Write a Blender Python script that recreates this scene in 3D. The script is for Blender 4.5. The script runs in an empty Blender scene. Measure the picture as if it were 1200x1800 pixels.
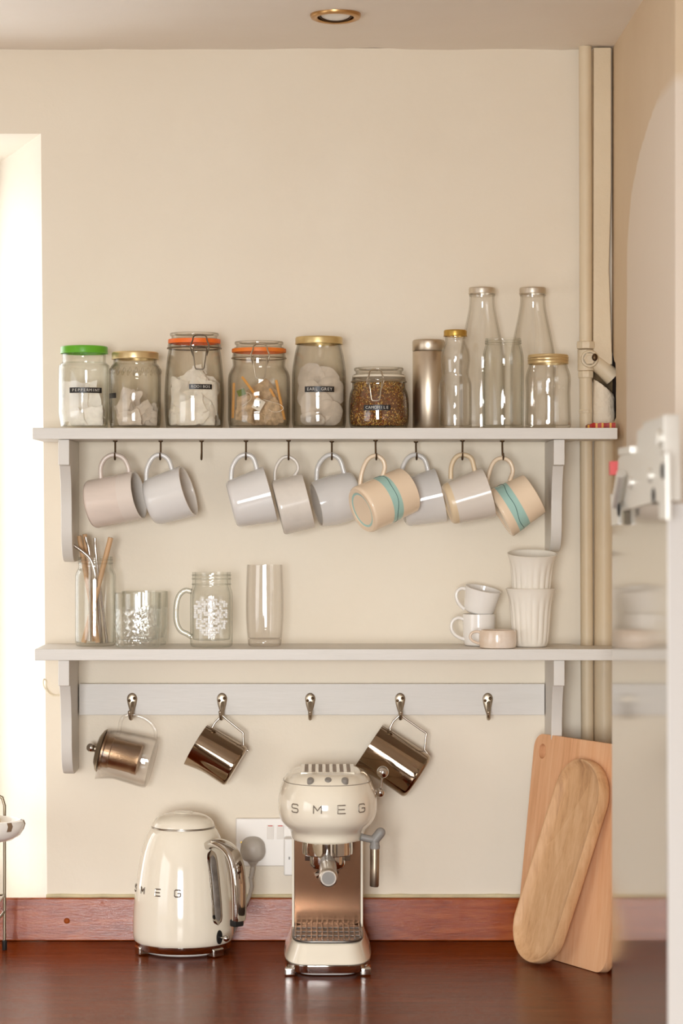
import bpy, bmesh, math, random
from mathutils import Vector, Matrix, noise

SC = bpy.context.scene
COL = SC.collection
random.seed(7)
PI = math.pi

# ------------------------------------------------------------------ camera geometry
F, CD, ZC, VX, VY = 4250.0, 4.34, 1.667, 560.0, 900.0      # focal px, camera distance to back wall, eye height


def W(px, py, Y):
    """point of the photograph (1200x1800 frame) at the real depth Y (metres, 0 = back wall)"""
    D = CD + Y
    return Vector(((px - VX) * D / F, Y, ZC - (py - VY) * D / F))


def XW(px, Y):
    return (px - VX) * (CD + Y) / F


def ZW(py, Y):
    return ZC - (py - VY) * (CD + Y) / F


cam_d = bpy.data.cameras.new('camera')
cam = bpy.data.objects.new('camera', cam_d)
COL.objects.link(cam)
cam.location = (0, -CD, ZC)
cam.rotation_euler = (PI / 2, 0, 0)
cam_d.sensor_fit = 'VERTICAL'
cam_d.sensor_height = 36
cam_d.lens = 85
cam_d.shift_x = 40 / 1800
cam_d.clip_start = 0.05
cam_d.dof.use_dof = True
cam_d.dof.focus_distance = 4.2
cam_d.dof.aperture_fstop = 3.6
SC.camera = cam

# ------------------------------------------------------------------ world, lights, exposure
SC.view_settings.view_transform = 'Standard'
SC.view_settings.look = 'None'
SC.view_settings.gamma = 1
SC.view_settings.use_curve_mapping = False
SC.view_settings.exposure = 0.0

wd = bpy.data.worlds.new('sky')
SC.world = wd
wd.use_nodes = True
bg = wd.node_tree.nodes['Background']
bg.inputs[0].default_value = (0.93, 0.96, 1.0, 1)
bg.inputs[1].default_value = 2.0


def area(name, loc, rot, sx, sy, power, col):
    l = bpy.data.lights.new(name, 'AREA')
    l.shape = 'RECTANGLE'
    l.size, l.size_y = sx, sy
    l.energy = power
    l.color = col
    o = bpy.data.objects.new(name, l)
    COL.objects.link(o)
    o.location = loc
    o.rotation_euler = rot
    return o


# daylight entering through the three openings of the room
area('daylight_window_beside_shelves', (-1.25, 0.54, 1.62), (-PI / 2 + .25, 0, 0), 1.1, 1.4, 14, (1.0, 0.985, 0.95))
area('daylight_garden_door', (-.7, -7.3, 1.45), (PI / 2 - .85, 0, 0), 1.4, 2.2, 455, (0.97, 0.99, 1.0)).data.spread = math.radians(140)
area('daylight_side_window', (-2.6, -2.6, 1.45), (0, -PI / 2 + .8, 0), 1.2, 2.0, 16, (1.0, 0.98, 0.95))

cy = SC.cycles
cy.max_bounces = 14
cy.diffuse_bounces = 6
cy.glossy_bounces = 6
cy.transmission_bounces = 10
cy.transparent_max_bounces = 48
cy.use_denoising = True
cy.sample_clamp_indirect = 6.0


# ------------------------------------------------------------------ materials
def lin(c):
    out = []
    for v in c[:3]:
        v = v / 255.0
        out.append(v / 12.92 if v <= 0.04045 else ((v + 0.055) / 1.055) ** 2.4)
    return (*out, 1.0)


MATS = {}


def new_mat(name):
    m = bpy.data.materials.new(name)
    m.use_nodes = True
    nt = m.node_tree
    nt.nodes.clear()
    out = nt.nodes.new('ShaderNodeOutputMaterial')
    MATS[name] = m
    return m, nt, out


def N(nt, t, **kw):
    n = nt.nodes.new(t)
    for k, v in kw.items():
        setattr(n, k, v)
    return n


def mapping(nt, scale=(1, 1, 1), rot=(0, 0, 0)):
    tc = N(nt, 'ShaderNodeTexCoord')
    mp = N(nt, 'ShaderNodeMapping')
    mp.inputs['Scale'].default_value = scale
    mp.inputs['Rotation'].default_value = rot
    nt.links.new(tc.outputs['Object'], mp.inputs['Vector'])
    return mp.outputs['Vector']


def noise_tex(nt, vec, scale, detail=4, rough=0.55, dist=0.0):
    n = N(nt, 'ShaderNodeTexNoise')
    n.inputs['Scale'].default_value = scale
    n.inputs['Detail'].default_value = detail
    n.inputs['Roughness'].default_value = rough
    n.inputs['Distortion'].default_value = dist
    nt.links.new(vec, n.inputs['Vector'])
    return n.outputs['Fac']


def ramp(nt, fac, stops):
    r = N(nt, 'ShaderNodeValToRGB')
    els = r.color_ramp.elements
    while len(els) < len(stops):
        els.new(0.5)
    for e, (p, c) in zip(els, stops):
        e.position = p
        e.color = c if len(c) == 4 else (*c, 1)
    nt.links.new(fac, r.inputs['Fac'])
    return r.outputs['Color']


def plain(name, col, rough=0.5, metal=0.0, ior=1.45, coat=0.0, vary=0.0, vscale=20, bump=0.0, bscale=60, stretch=(1, 1, 1), spec=0.5, col2=None, sss=0.0):
    m, nt, out = new_mat(name)
    p = N(nt, 'ShaderNodeBsdfPrincipled')
    nt.links.new(p.outputs[0], out.inputs[0])
    c = lin(col)
    p.inputs['Base Color'].default_value = c
    p.inputs['Roughness'].default_value = rough
    p.inputs['Metallic'].default_value = metal
    p.inputs['IOR'].default_value = ior
    p.inputs['Coat Weight'].default_value = coat
    p.inputs['Coat Roughness'].default_value = 0.05
    p.inputs['Specular IOR Level'].default_value = spec
    if sss:
        p.inputs['Subsurface Weight'].default_value = sss
        p.inputs['Subsurface Radius'].default_value = (.004, .003, .002)
    if vary or col2:
        v = mapping(nt, stretch)
        f = noise_tex(nt, v, vscale, 5)
        c2 = lin(col2) if col2 else (*[x * (1 - vary) for x in c[:3]], 1)
        c1 = c if col2 else (*[min(1, x * (1 + vary * .5)) for x in c[:3]], 1)
        nt.links.new(ramp(nt, f, [(0.32, c2), (0.68, c1)]), p.inputs['Base Color'])
    if bump:
        v = mapping(nt, stretch)
        f = noise_tex(nt, v, bscale, 6)
        b = N(nt, 'ShaderNodeBump')
        b.inputs['Strength'].default_value = bump
        b.inputs['Distance'].default_value = 0.002
        nt.links.new(f, b.inputs['Height'])
        nt.links.new(b.outputs[0], p.inputs['Normal'])
    return m


def wood(name, stops, scale, stretch, rough=0.4, bump=0.15, ior=1.45, coat=0.0, dist=1.2, knots=0.0, rot=(0, 0, 0), plank=None):
    """grain along the axis with the smallest stretch"""
    m, nt, out = new_mat(name)
    p = N(nt, 'ShaderNodeBsdfPrincipled')
    nt.links.new(p.outputs[0], out.inputs[0])
    v = mapping(nt, stretch, rot)
    f1 = noise_tex(nt, v, scale, 6, 0.6, dist)
    f2 = noise_tex(nt, v, scale * 6, 4, 0.6, 0.3)
    mx = N(nt, 'ShaderNodeMath', operation='MULTIPLY_ADD')
    nt.links.new(f2, mx.inputs[0])
    mx.inputs[1].default_value = 0.35
    nt.links.new(f1, mx.inputs[2])
    sb = N(nt, 'ShaderNodeMath', operation='SUBTRACT')
    nt.links.new(mx.outputs[0], sb.inputs[0])
    sb.inputs[1].default_value = 0.17
    fac = sb.outputs[0]
    if plank:
        v2 = mapping(nt, plank)
        w = N(nt, 'ShaderNodeTexVoronoi')
        w.inputs['Scale'].default_value = 1.0
        w.voronoi_dimensions = '1D'
        sx = N(nt, 'ShaderNodeSeparateXYZ')
        nt.links.new(v2, sx.inputs[0])
        ad = N(nt, 'ShaderNodeMath', operation='ADD')
        nt.links.new(sx.outputs[0], ad.inputs[0])
        nt.links.new(sx.outputs[1], ad.inputs[1])
        nt.links.new(ad.outputs[0], w.inputs['W'])
        sp = N(nt, 'ShaderNodeSeparateColor')
        nt.links.new(w.outputs['Color'], sp.inputs[0])
        k = N(nt, 'ShaderNodeMath', operation='MULTIPLY_ADD')
        nt.links.new(sp.outputs[0], k.inputs[0])
        k.inputs[1].default_value = 0.28
        a2 = N(nt, 'ShaderNodeMath', operation='SUBTRACT')
        nt.links.new(fac, a2.inputs[0])
        a2.inputs[1].default_value = 0.14
        nt.links.new(a2.outputs[0], k.inputs[2])
        fac = k.outputs[0]
    nt.links.new(ramp(nt, fac, [(q, lin(c)) for q, c in stops]), p.inputs['Base Color'])
    p.inputs['Roughness'].default_value = rough
    p.inputs['IOR'].default_value = ior
    p.inputs['Coat Weight'].default_value = coat
    p.inputs['Coat Roughness'].default_value = 0.12
    b = N(nt, 'ShaderNodeBump')
    b.inputs['Strength'].default_value = bump
    b.inputs['Distance'].default_value = 0.001
    nt.links.new(f2, b.inputs['Height'])
    nt.links.new(b.outputs[0], p.inputs['Normal'])
    return m


def glass(name, tint=(0.985, 0.985, 0.975), edge=(0.55, 0.53, 0.47), power=3.0, bump=0.0, bscale=60, rough=0.015, f0=0.04, cells=False, stretch=(1, 1, 1)):
    """clear thin glass: straight-through light, absorption growing towards grazing view, Schlick reflection"""
    m, nt, out = new_mat(name)
    lw = N(nt, 'ShaderNodeLayerWeight')
    lw.inputs['Blend'].default_value = 0.5
    fac = lw.outputs['Facing']
    pw = N(nt, 'ShaderNodeMath', operation='POWER')
    nt.links.new(fac, pw.inputs[0])
    pw.inputs[1].default_value = power
    col = ramp(nt, pw.outputs[0], [(0.0, tint), (1.0, edge)])
    tr = N(nt, 'ShaderNodeBsdfTransparent')
    nt.links.new(col, tr.inputs[0])
    gl = N(nt, 'ShaderNodeBsdfGlossy')
    gl.inputs['Roughness'].default_value = rough
    gl.inputs[0].default_value = (1, 1, 1, 1)
    p5 = N(nt, 'ShaderNodeMath', operation='POWER')
    nt.links.new(fac, p5.inputs[0])
    p5.inputs[1].default_value = 5
    ma = N(nt, 'ShaderNodeMath', operation='MULTIPLY_ADD')
    nt.links.new(p5.outputs[0], ma.inputs[0])
    ma.inputs[1].default_value = 0.6
    ma.inputs[2].default_value = f0
    mix = N(nt, 'ShaderNodeMixShader')
    nt.links.new(ma.outputs[0], mix.inputs[0])
    nt.links.new(tr.outputs[0], mix.inputs[1])
    nt.links.new(gl.outputs[0], mix.inputs[2])
    nt.links.new(mix.outputs[0], out.inputs[0])
    if bump:
        v = mapping(nt, stretch)
        if cells:
            vo = N(nt, 'ShaderNodeTexVoronoi')
            vo.inputs['Scale'].default_value = bscale
            nt.links.new(v, vo.inputs['Vector'])
            f = vo.outputs['Distance']
        else:
            f = noise_tex(nt, v, bscale, 3)
        b = N(nt, 'ShaderNodeBump')
        b.inputs['Strength'].default_value = bump
        b.inputs['Distance'].default_value = 0.004
        nt.links.new(f, b.inputs['Height'])
        nt.links.new(b.outputs[0], gl.inputs['Normal'])
    return m


def wall_paint(name, col, col2, bump=0.25, rough=0.55, patch=None, vstretch=(1, 1, 1)):
    m, nt, out = new_mat(name)
    p = N(nt, 'ShaderNodeBsdfPrincipled')
    nt.links.new(p.outputs[0], out.inputs[0])
    v = mapping(nt, vstretch)
    f = noise_tex(nt, v, 2.2, 5, 0.6)
    c = ramp(nt, f, [(0.3, lin(col2)), (0.7, lin(col))])
    if patch:
        c = patch(nt, c)
    nt.links.new(c, p.inputs['Base Color'])
    p.inputs['Roughness'].default_value = rough
    p.inputs['Specular IOR Level'].default_value = 0.3
    v2 = mapping(nt, (1.0, 1.0, 1.0))
    fa = noise_tex(nt, v2, 120, 4, 0.6)
    fb = noise_tex(nt, v2, 9, 3, 0.5)
    mm = N(nt, 'ShaderNodeMath', operation='MULTIPLY_ADD')
    nt.links.new(fb, mm.inputs[0])
    mm.inputs[1].default_value = 3.0
    nt.links.new(fa, mm.inputs[2])
    b = N(nt, 'ShaderNodeBump')
    b.inputs['Strength'].default_value = bump
    b.inputs['Distance'].default_value = 0.0015
    nt.links.new(mm.outputs[0], b.inputs['Height'])
    nt.links.new(b.outputs[0], p.inputs['Normal'])
    return m


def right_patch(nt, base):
    """paler colour area with an arched uneven top, on the right wall (object coords: y towards the camera is negative)"""
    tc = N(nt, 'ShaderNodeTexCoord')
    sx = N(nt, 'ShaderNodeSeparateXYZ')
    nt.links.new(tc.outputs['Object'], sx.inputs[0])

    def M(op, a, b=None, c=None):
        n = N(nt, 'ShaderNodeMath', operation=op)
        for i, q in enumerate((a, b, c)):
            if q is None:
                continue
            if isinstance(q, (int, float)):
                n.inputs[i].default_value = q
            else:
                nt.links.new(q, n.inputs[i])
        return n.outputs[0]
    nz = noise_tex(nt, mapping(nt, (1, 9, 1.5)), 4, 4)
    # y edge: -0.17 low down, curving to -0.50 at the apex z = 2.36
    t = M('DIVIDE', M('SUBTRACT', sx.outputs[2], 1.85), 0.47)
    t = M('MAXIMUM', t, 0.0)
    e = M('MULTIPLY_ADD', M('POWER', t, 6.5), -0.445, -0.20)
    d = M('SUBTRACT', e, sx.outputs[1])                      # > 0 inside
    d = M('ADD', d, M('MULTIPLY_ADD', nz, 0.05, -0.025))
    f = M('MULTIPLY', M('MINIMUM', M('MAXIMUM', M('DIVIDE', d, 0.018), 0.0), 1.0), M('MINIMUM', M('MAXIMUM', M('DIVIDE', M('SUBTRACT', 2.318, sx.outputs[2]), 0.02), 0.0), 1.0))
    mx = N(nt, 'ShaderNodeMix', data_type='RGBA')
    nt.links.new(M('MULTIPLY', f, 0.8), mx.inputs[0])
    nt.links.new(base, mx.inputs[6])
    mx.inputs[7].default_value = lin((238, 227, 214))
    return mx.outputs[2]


wall_paint('cream_wall', (236, 226, 208), (231, 219, 199))
wall_paint('reveal_white', (246, 240, 228), (242, 235, 222))
wall_paint('ceiling_paint', (250, 244, 236), (245, 237, 227))
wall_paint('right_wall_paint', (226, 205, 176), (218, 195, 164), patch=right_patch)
wall_paint('pipe_paint', (228, 212, 184), (212, 192, 160), bump=0.35, rough=0.42)
wall_paint('sleeve_paint', (246, 236, 218), (222, 202, 172), bump=2.0, rough=0.7)
plain('cavity_shade', (38, 22, 12), 0.9)
plain('mould', (112, 92, 64), 0.9, vary=0.6, vscale=60)
wall_paint('room_wall', (208, 190, 164), (200, 182, 154))
wall_paint('rear_wall_paint', (142, 118, 94), (134, 110, 86))
wood('floor_wood', [(0.2, (60, 40, 26)), (0.8, (98, 70, 48))], 6, (6, 0.6, 1), 0.45)
wood('door_wood', [(0.2, (70, 40, 22)), (0.8, (110, 68, 40))], 6, (6, 6, .6), 0.4)
wood('counter_wood', [(0.1, (66, 18, 0)), (0.5, (108, 42, 6)), (0.9, (146, 70, 16))], 7, (0.7, 7, 1), 0.14, bump=0.6, ior=1.22)
wood('upstand_wood', [(0.1, (100, 38, 10)), (0.5, (150, 68, 22)), (0.9, (182, 96, 40))], 9, (1.0, 1, 9), 0.13, bump=0.3, ior=1.24)
wood('board_wood', [(0.1, (204, 144, 98)), (0.5, (228, 174, 130)), (0.9, (238, 194, 152))], 5, (12, 12, 0.9), 0.5, bump=0.1, plank=(14, 14, 0))
wood('tray_wood', [(0.05, (152, 106, 70)), (0.45, (208, 164, 120)), (0.9, (232, 194, 152))], 6, (9, 9, 0.8), 0.42, bump=0.15, plank=(11, 11, 0))
wood('shelf_paint', [(0.1, (208, 203, 194)), (0.5, (215, 210, 202)), (0.9, (219, 214, 207))], 8, (0.6, 5, 7), 0.42, bump=0.25)
plain('shelf_top_paint', (200, 182, 158), 0.5, vary=0.12, vscale=8, stretch=(1, 5, 5))
plain('bracket_paint', (214, 209, 201), 0.45, bump=0.1, bscale=40)
plain('steel', (190, 180, 168), 0.28, 1.0)
plain('satin_nickel', (178, 164, 144), 0.38, 1.0)
plain('brushed_steel', (206, 192, 172), 0.34, 1.0, bump=0.1, bscale=200, stretch=(1, 1, 12))
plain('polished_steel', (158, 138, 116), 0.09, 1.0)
plain('chrome', (205, 200, 194), 0.06, 1.0)
plain('bronze_mesh', (168, 138, 108), 0.34, 1.0, bump=0.3, bscale=400)
plain('hook_bronze', (86, 64, 42), 0.4, 0.8)
plain('brass_cap', (196, 160, 84), 0.32, 1.0)
plain('gold_lid', (222, 198, 150), 0.32, 0.85, bump=0.05, bscale=30)
plain('gold_lid_dull', (214, 190, 136), 0.36, 0.85)
plain('silver_cap', (216, 206, 190), 0.33, 0.9)
plain('green_lid', (98, 172, 40), 0.3)
plain('orange_rubber', (240, 112, 32), 0.45)
plain('orange_rubber_dull', (232, 124, 40), 0.45)
plain('white_rubber', (226, 214, 192), 0.5)
plain('clip_wire', (126, 116, 102), 0.3, 1.0)
plain('clip_wire_bright', (188, 176, 156), 0.3, 1.0)
plain('label_tape', (28, 24, 22), 0.35)
plain('label_ink', (206, 200, 190), 0.6)
plain('tea_paper', (250, 243, 232), 0.8, vary=0.10, vscale=60, sss=0.1)
plain('tea_paper_grey', (228, 216, 203), 0.8, vary=0.16, vscale=50)
plain('tea_dark', (140, 116, 96), 0.9, vary=0.4, vscale=220)
plain('mesh_bag', (206, 178, 144), 0.8, vary=0.35, vscale=120)
plain('honey_stick', (226, 160, 64), 0.5, vary=0.15, vscale=40)
plain('tag_white', (240, 232, 220), 0.7)
plain('tag_green', (104, 120, 40), 0.7)
plain('string', (232, 220, 200), 0.8)
plain('flake_gold', (214, 160, 62), 0.8, vary=0.3, vscale=150)
plain('flake_brown', (122, 72, 30), 0.8, vary=0.3, vscale=150)
plain('flake_rust', (168, 76, 30), 0.8)
plain('flake_straw', (222, 190, 112), 0.8)
plain('flake_green', (112, 104, 48), 0.8)
plain('bamboo', (204, 164, 122), 0.5, vary=0.12, vscale=30)
plain('straw_steel', (200, 192, 184), 0.15, 1.0)
plain('straw_hole', (30, 26, 24), 0.8)
plain('mug_pink', (226, 211, 199), 0.16, vary=0.05, vscale=14, stretch=(1, 1, 6))
plain('mug_pink_band', (226, 214, 203), 0.14)
plain('mug_grey', (228, 225, 221), 0.1, spec=0.6)
plain('mug_grey_inside', (228, 220, 210), 0.2)
plain('mug_speckle', (224, 217, 207), 0.16, vary=0.08, vscale=26)
plain('mug_peach', (240, 218, 190), 0.14)
plain('mug_turquoise', (170, 208, 199), 0.14)
plain('mug_line', (58, 96, 96), 0.3)
plain('mug_cream', (222, 213, 202), 0.13)
plain('mug_tan', (224, 202, 168), 0.3)
plain('white_ceramic', (238, 233, 226), 0.12, spec=0.6)
plain('white_ceramic_warm', (238, 231, 218), 0.16)
plain('stoneware', (234, 222, 208), 0.14, col2=(222, 198, 174), vscale=24)
plain('enamel_cream', (238, 229, 210), 0.1, coat=0.5)
plain('letter_grey', (146, 136, 124), 0.35, 0.6)
plain('letter_chrome', (150, 142, 132), 0.25, 0.9)
plain('rubber_black', (24, 22, 21), 0.6)
plain('joint_grey', (142, 138, 133), 0.45)
plain('slot_dark', (166, 152, 138), 0.6)
plain('button_grey', (140, 134, 126), 0.4)
plain('gauge_glass', (120, 112, 104), 0.15, vary=0.35, vscale=40)
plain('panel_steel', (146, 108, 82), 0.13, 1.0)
plain('grid_steel', (108, 103, 98), 0.4, 1.0)
plain('socket_white', (238, 232, 224), 0.28)
plain('plug_white', (234, 230, 224), 0.35)
plain('switch_red', (206, 60, 44), 0.4)
plain('plug_grey', (186, 178, 168), 0.4)
plain('cable_cream', (238, 226, 200), 0.4)
plain('light_trim', (188, 146, 96), 0.3, 1.0)
plain('lamp_glass', (250, 247, 240), 0.15)
plain('rust_paint', (132, 108, 84), 0.6)
plain('rack_wire', (150, 138, 118), 0.35, 0.9)
plain('enamel_white', (244, 240, 232), 0.15, coat=0.4)
plain('cloth_cream', (240, 228, 206), 0.9, bump=0.3, bscale=80)
plain('fridge_white', (208, 203, 198), 0.4)
plain('fridge_gloss', (200, 194, 184), 0.10, 0.8)
plain('hinge_zinc', (228, 225, 217), 0.34, 0.6)
plain('hinge_red', (222, 92, 92), 0.5)
plain('packet_red', (190, 40, 24), 0.4, col2=(60, 20, 12), vscale=60)
plain('packet_yellow', (226, 170, 70), 0.4)
plain('window_frame_paint', (246, 242, 234), 0.35)
plain('cabinet_paint', (214, 208, 196), 0.5)
plain('caulk', (214, 200, 160), 0.6, vary=0.2, vscale=20)
glass('clear_glass', (0.99, 0.988, 0.982), (0.6, 0.575, 0.52))
glass('clear_glass_cool', (0.984, 0.986, 0.978), (0.54, 0.55, 0.51))
glass('smoky_glass', (0.95, 0.94, 0.915), (0.34, 0.32, 0.27), 2.6)
glass('warm_glass', (0.965, 0.955, 0.93), (0.36, 0.33, 0.27), 2.8)
glass('thick_glass', (0.93, 0.94, 0.92), (0.25, 0.25, 0.22), 1.6, f0=0.06)
glass('cut_glass', (0.985, 0.99, 0.985), (0.70, 0.73, 0.71), 2.5, bump=0.25, bscale=105, cells=True, f0=0.12)
glass('embossed_glass', (0.97, 0.985, 0.975), (0.6, 0.62, 0.58), 2.0, bump=1.0, bscale=230, cells=True, f0=0.45, rough=0.22)
pm = plain('white_sparkle_glass', (252, 250, 246), 0.2)  # white translucent base colour stands in for the glints of pressed glass
pm.node_tree.nodes['Principled BSDF'].inputs['Alpha'].default_value = 0.72
pm2 = plain('raised_glass', (240, 228, 206), 0.08)
pm2.node_tree.nodes['Principled BSDF'].inputs['Alpha'].default_value = 0.22
glass('fine_glass', (0.985, 0.98, 0.975), (0.58, 0.54, 0.5), 3.5)
glass('pane_glass', (0.99, 0.99, 0.99), (0.8, 0.8, 0.8))


# ------------------------------------------------------------------ mesh helpers
def catmull(pts, n=6, closed=False):
    pts = [Vector(p) for p in pts]
    out = []
    L = len(pts)
    rng = range(L if closed else L - 1)
    for i in rng:
        if closed:
            p0, p1, p2, p3 = pts[(i - 1) % L], pts[i], pts[(i + 1) % L], pts[(i + 2) % L]
        else:
            p1, p2 = pts[i], pts[i + 1]
            p0 = pts[i - 1] if i else p1 * 2 - p2
            p3 = pts[i + 2] if i + 2 < L else p2 * 2 - p1
        for k in range(n):
            t = k / n
            out.append(0.5 * ((2 * p1) + (p2 - p0) * t + (2 * p0 - 5 * p1 + 4 * p2 - p3) * t * t + (3 * p1 - p0 - 3 * p2 + p3) * t ** 3))
    if not closed:
        out.append(pts[-1])
    return out


LOC = {}      # object -> world matrix


class MB:
    def __init__(self):
        self.bm = bmesh.new()
        self.mi = 0

    def _f(self, vs):
        try:
            f = self.bm.faces.new(vs)
            f.material_index = self.mi
            return f
        except ValueError:
            return None

    def box(self, lo, hi, M=None):
        x0, y0, z0 = lo
        x1, y1, z1 = hi
        c = [Vector(p) for p in ((x0, y0, z0), (x1, y0, z0), (x1, y1, z0), (x0, y1, z0), (x0, y0, z1), (x1, y0, z1), (x1, y1, z1), (x0, y1, z1))]
        if M:
            c = [M @ p for p in c]
        v = [self.bm.verts.new(p) for p in c]
        for q in ((0, 3, 2, 1), (4, 5, 6, 7), (0, 1, 5, 4), (1, 2, 6, 5), (2, 3, 7, 6), (3, 0, 4, 7)):
            self._f([v[i] for i in q])
        return v

    def lathe(self, prof, seg=48, M=None, fx=None, mis=None, sx=1, sy=1):
        """prof: list of (r, z); fx(angle, r, z) -> r may modulate; revolves about z, then M"""
        rings = []
        for (r, z) in prof:
            if abs(r) < 1e-7:
                p = Vector((0, 0, z))
                rings.append([self.bm.verts.new(M @ p if M else p)])
            else:
                ring = []
                for k in range(seg):
                    a = 2 * PI * k / seg
                    rr = fx(a, r, z) if fx else r
                    p = Vector((rr * math.cos(a) * sx, rr * math.sin(a) * sy, z))
                    ring.append(self.bm.verts.new(M @ p if M else p))
                rings.append(ring)
        for i in range(len(rings) - 1):
            a, b = rings[i], rings[i + 1]
            if mis:
                self.mi = mis[i]
            for k in range(seg):
                k2 = (k + 1) % seg
                if len(a) == 1 and len(b) == 1:
                    continue
                if len(a) == 1:
                    self._f([a[0], b[k], b[k2]])
                elif len(b) == 1:
                    self._f([a[k], b[0], a[k2]])
                else:
                    self._f([a[k], b[k], b[k2], a[k2]])

    def tube(self, pts, r, seg=10, closed=False, caps=True, flat=1.0):
        pts = [Vector(p) for p in pts]
        n = len(pts)
        rs = r if isinstance(r, (list, tuple)) else [r] * n
        T = []
        for i in range(n):
            if closed:
                t = pts[(i + 1) % n] - pts[i - 1]
            else:
                t = pts[min(i + 1, n - 1)] - pts[max(i - 1, 0)]
            T.append(t.normalized() if t.length > 1e-9 else Vector((0, 0, 1)))
        up = Vector((0, 1, 0)) if abs(T[0].y) < 0.9 else Vector((1, 0, 0))
        u = (up - T[0] * up.dot(T[0])).normalized()
        rings = []
        for i in range(n):
            u = (u - T[i] * u.dot(T[i])).normalized()
            w = T[i].cross(u)
            rings.append([self.bm.verts.new(pts[i] + (u * math.cos(2 * PI * k / seg) * flat + w * math.sin(2 * PI * k / seg)) * rs[i]) for k in range(seg)])
        m = n if closed else n - 1
        for i in range(m):
            a, b = rings[i], rings[(i + 1) % n]
            for k in range(seg):
                k2 = (k + 1) % seg
                self._f([a[k], a[k2], b[k2], b[k]])
        if caps and not closed:
            self._f(rings[0][::-1])
            self._f(rings[-1])

    def sphere(self, c, r, seg=20, rings=12, sc=(1, 1, 1)):
        prof = [(r * math.sin(PI * i / rings) if 0 < i < rings else 0, -r * math.cos(PI * i / rings)) for i in range(rings + 1)]
        self.lathe(prof, seg, Matrix.Translation(c) @ Matrix.Diagonal((*sc, 1)))

    def prism(self, front, back):
        """two matching 3-D outlines"""
        a = [self.bm.verts.new(p) for p in front]
        b = [self.bm.verts.new(p) for p in back]
        n = len(a)
        self._f(a)
        self._f(b[::-1])
        for i in range(n):
            j = (i + 1) % n
            self._f([a[j], a[i], b[i], b[j]])

    def text(self, s, size, fmap, extrude=0.0003, sxs=1.0):
        cu = bpy.data.curves.new('t', 'FONT')
        cu.body = s
        cu.size = size
        cu.align_x = 'CENTER'
        cu.align_y = 'CENTER'
        cu.extrude = extrude
        cu.resolution_u = 3
        o = bpy.data.objects.new('t', cu)
        COL.objects.link(o)
        dg = bpy.context.evaluated_depsgraph_get()
        dg.update()
        me = bpy.data.meshes.new_from_object(o.evaluated_get(dg))
        bpy.data.objects.remove(o)
        bpy.data.curves.remove(cu)
        vs = [self.bm.verts.new(fmap(v.co.x * sxs, v.co.y, v.co.z)) for v in me.vertices]
        for p in me.polygons:
            self._f([vs[i] for i in p.vertices])
        bpy.data.meshes.remove(me)

    def build(self, name, mats, parent=None, bevel=0, bseg=2, smooth=True, ang=40, recalc=True, subs=0):
        bm = self.bm
        bmesh.ops.remove_doubles(bm, verts=bm.verts, dist=1e-6)
        if recalc:
            bmesh.ops.recalc_face_normals(bm, faces=bm.faces)
        if bevel:
            es = [e for e in bm.edges if len(e.link_faces) == 2 and e.calc_face_angle(0) > math.radians(30)]
            bmesh.ops.bevel(bm, geom=es, offset=bevel, segments=bseg, affect='EDGES', profile=0.5, clamp_overlap=True)
        for f in bm.faces:
            f.smooth = smooth
        if smooth:
            for e in bm.edges:
                if len(e.link_faces) == 2 and e.calc_face_angle(0) > math.radians(ang):
                    e.smooth = False
        if parent is not None and parent in LOC:
            bm.transform(LOC[parent].inverted())
        me = bpy.data.meshes.new(name)
        bm.to_mesh(me)
        bm.free()
        for m in (mats if isinstance(mats, (list, tuple)) else [mats]):
            me.materials.append(MATS[m])
        o = bpy.data.objects.new(name, me)
        COL.objects.link(o)
        if parent is not None:
            o.parent = parent
            LOC[o] = LOC.get(parent, Matrix())
        if bevel and smooth:
            wn = o.modifiers.new('weighted_normals', 'WEIGHTED_NORMAL')
            wn.keep_sharp = True
        if subs:
            md = o.modifiers.new('sub', 'SUBSURF')
            md.levels = md.render_levels = subs
        return o


def thing(name, label, cat, loc, group=None):
    o = bpy.data.objects.new(name, None)
    o.empty_display_size = 0.02
    COL.objects.link(o)
    o.location = loc
    o['label'] = label
    o['category'] = cat
    if group:
        o['group'] = group
    LOC[o] = Matrix.Translation(loc)
    return o


def tag(o, label, cat, group=None, kind=None):
    o['label'] = label
    o['category'] = cat
    if group:
        o['group'] = group
    if kind:
        o['kind'] = kind
    return o


def struct(o):
    o['kind'] = 'structure'
    return o


def single(mb, name, mat, loc, label, cat, group=None, **kw):
    """a thing that is one mesh, with its origin at loc"""
    mb.bm.transform(Matrix.Translation(-Vector(loc)))
    o = mb.build(name, mat, None, **kw)
    o.location = loc
    return tag(o, label, cat, group)


def T(x, y, z):
    return Matrix.Translation((x, y, z))


def axes(o, x, y, z):
    M = Matrix((x, y, z)).transposed().to_4x4()
    M.translation = o
    return M


# ================================================================== THE ROOM
ZCEIL = ZW(85, 0)                      # 2.50
SILL = ZW(1580, -0.02)                 # top of the upstand
WBOT = 0.9                             # bottom of the window recess
WTOP = ZW(235, 0)
XWT, XWB = XW(72, 0), XW(83.5, 0)
XR = XW(1075, 0)                       # right wall plane
XL, YB, XRR = -2.5, -6.5, 1.35
REV = 0.46
XREV = XW(0, 0.367) - 0.035

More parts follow.
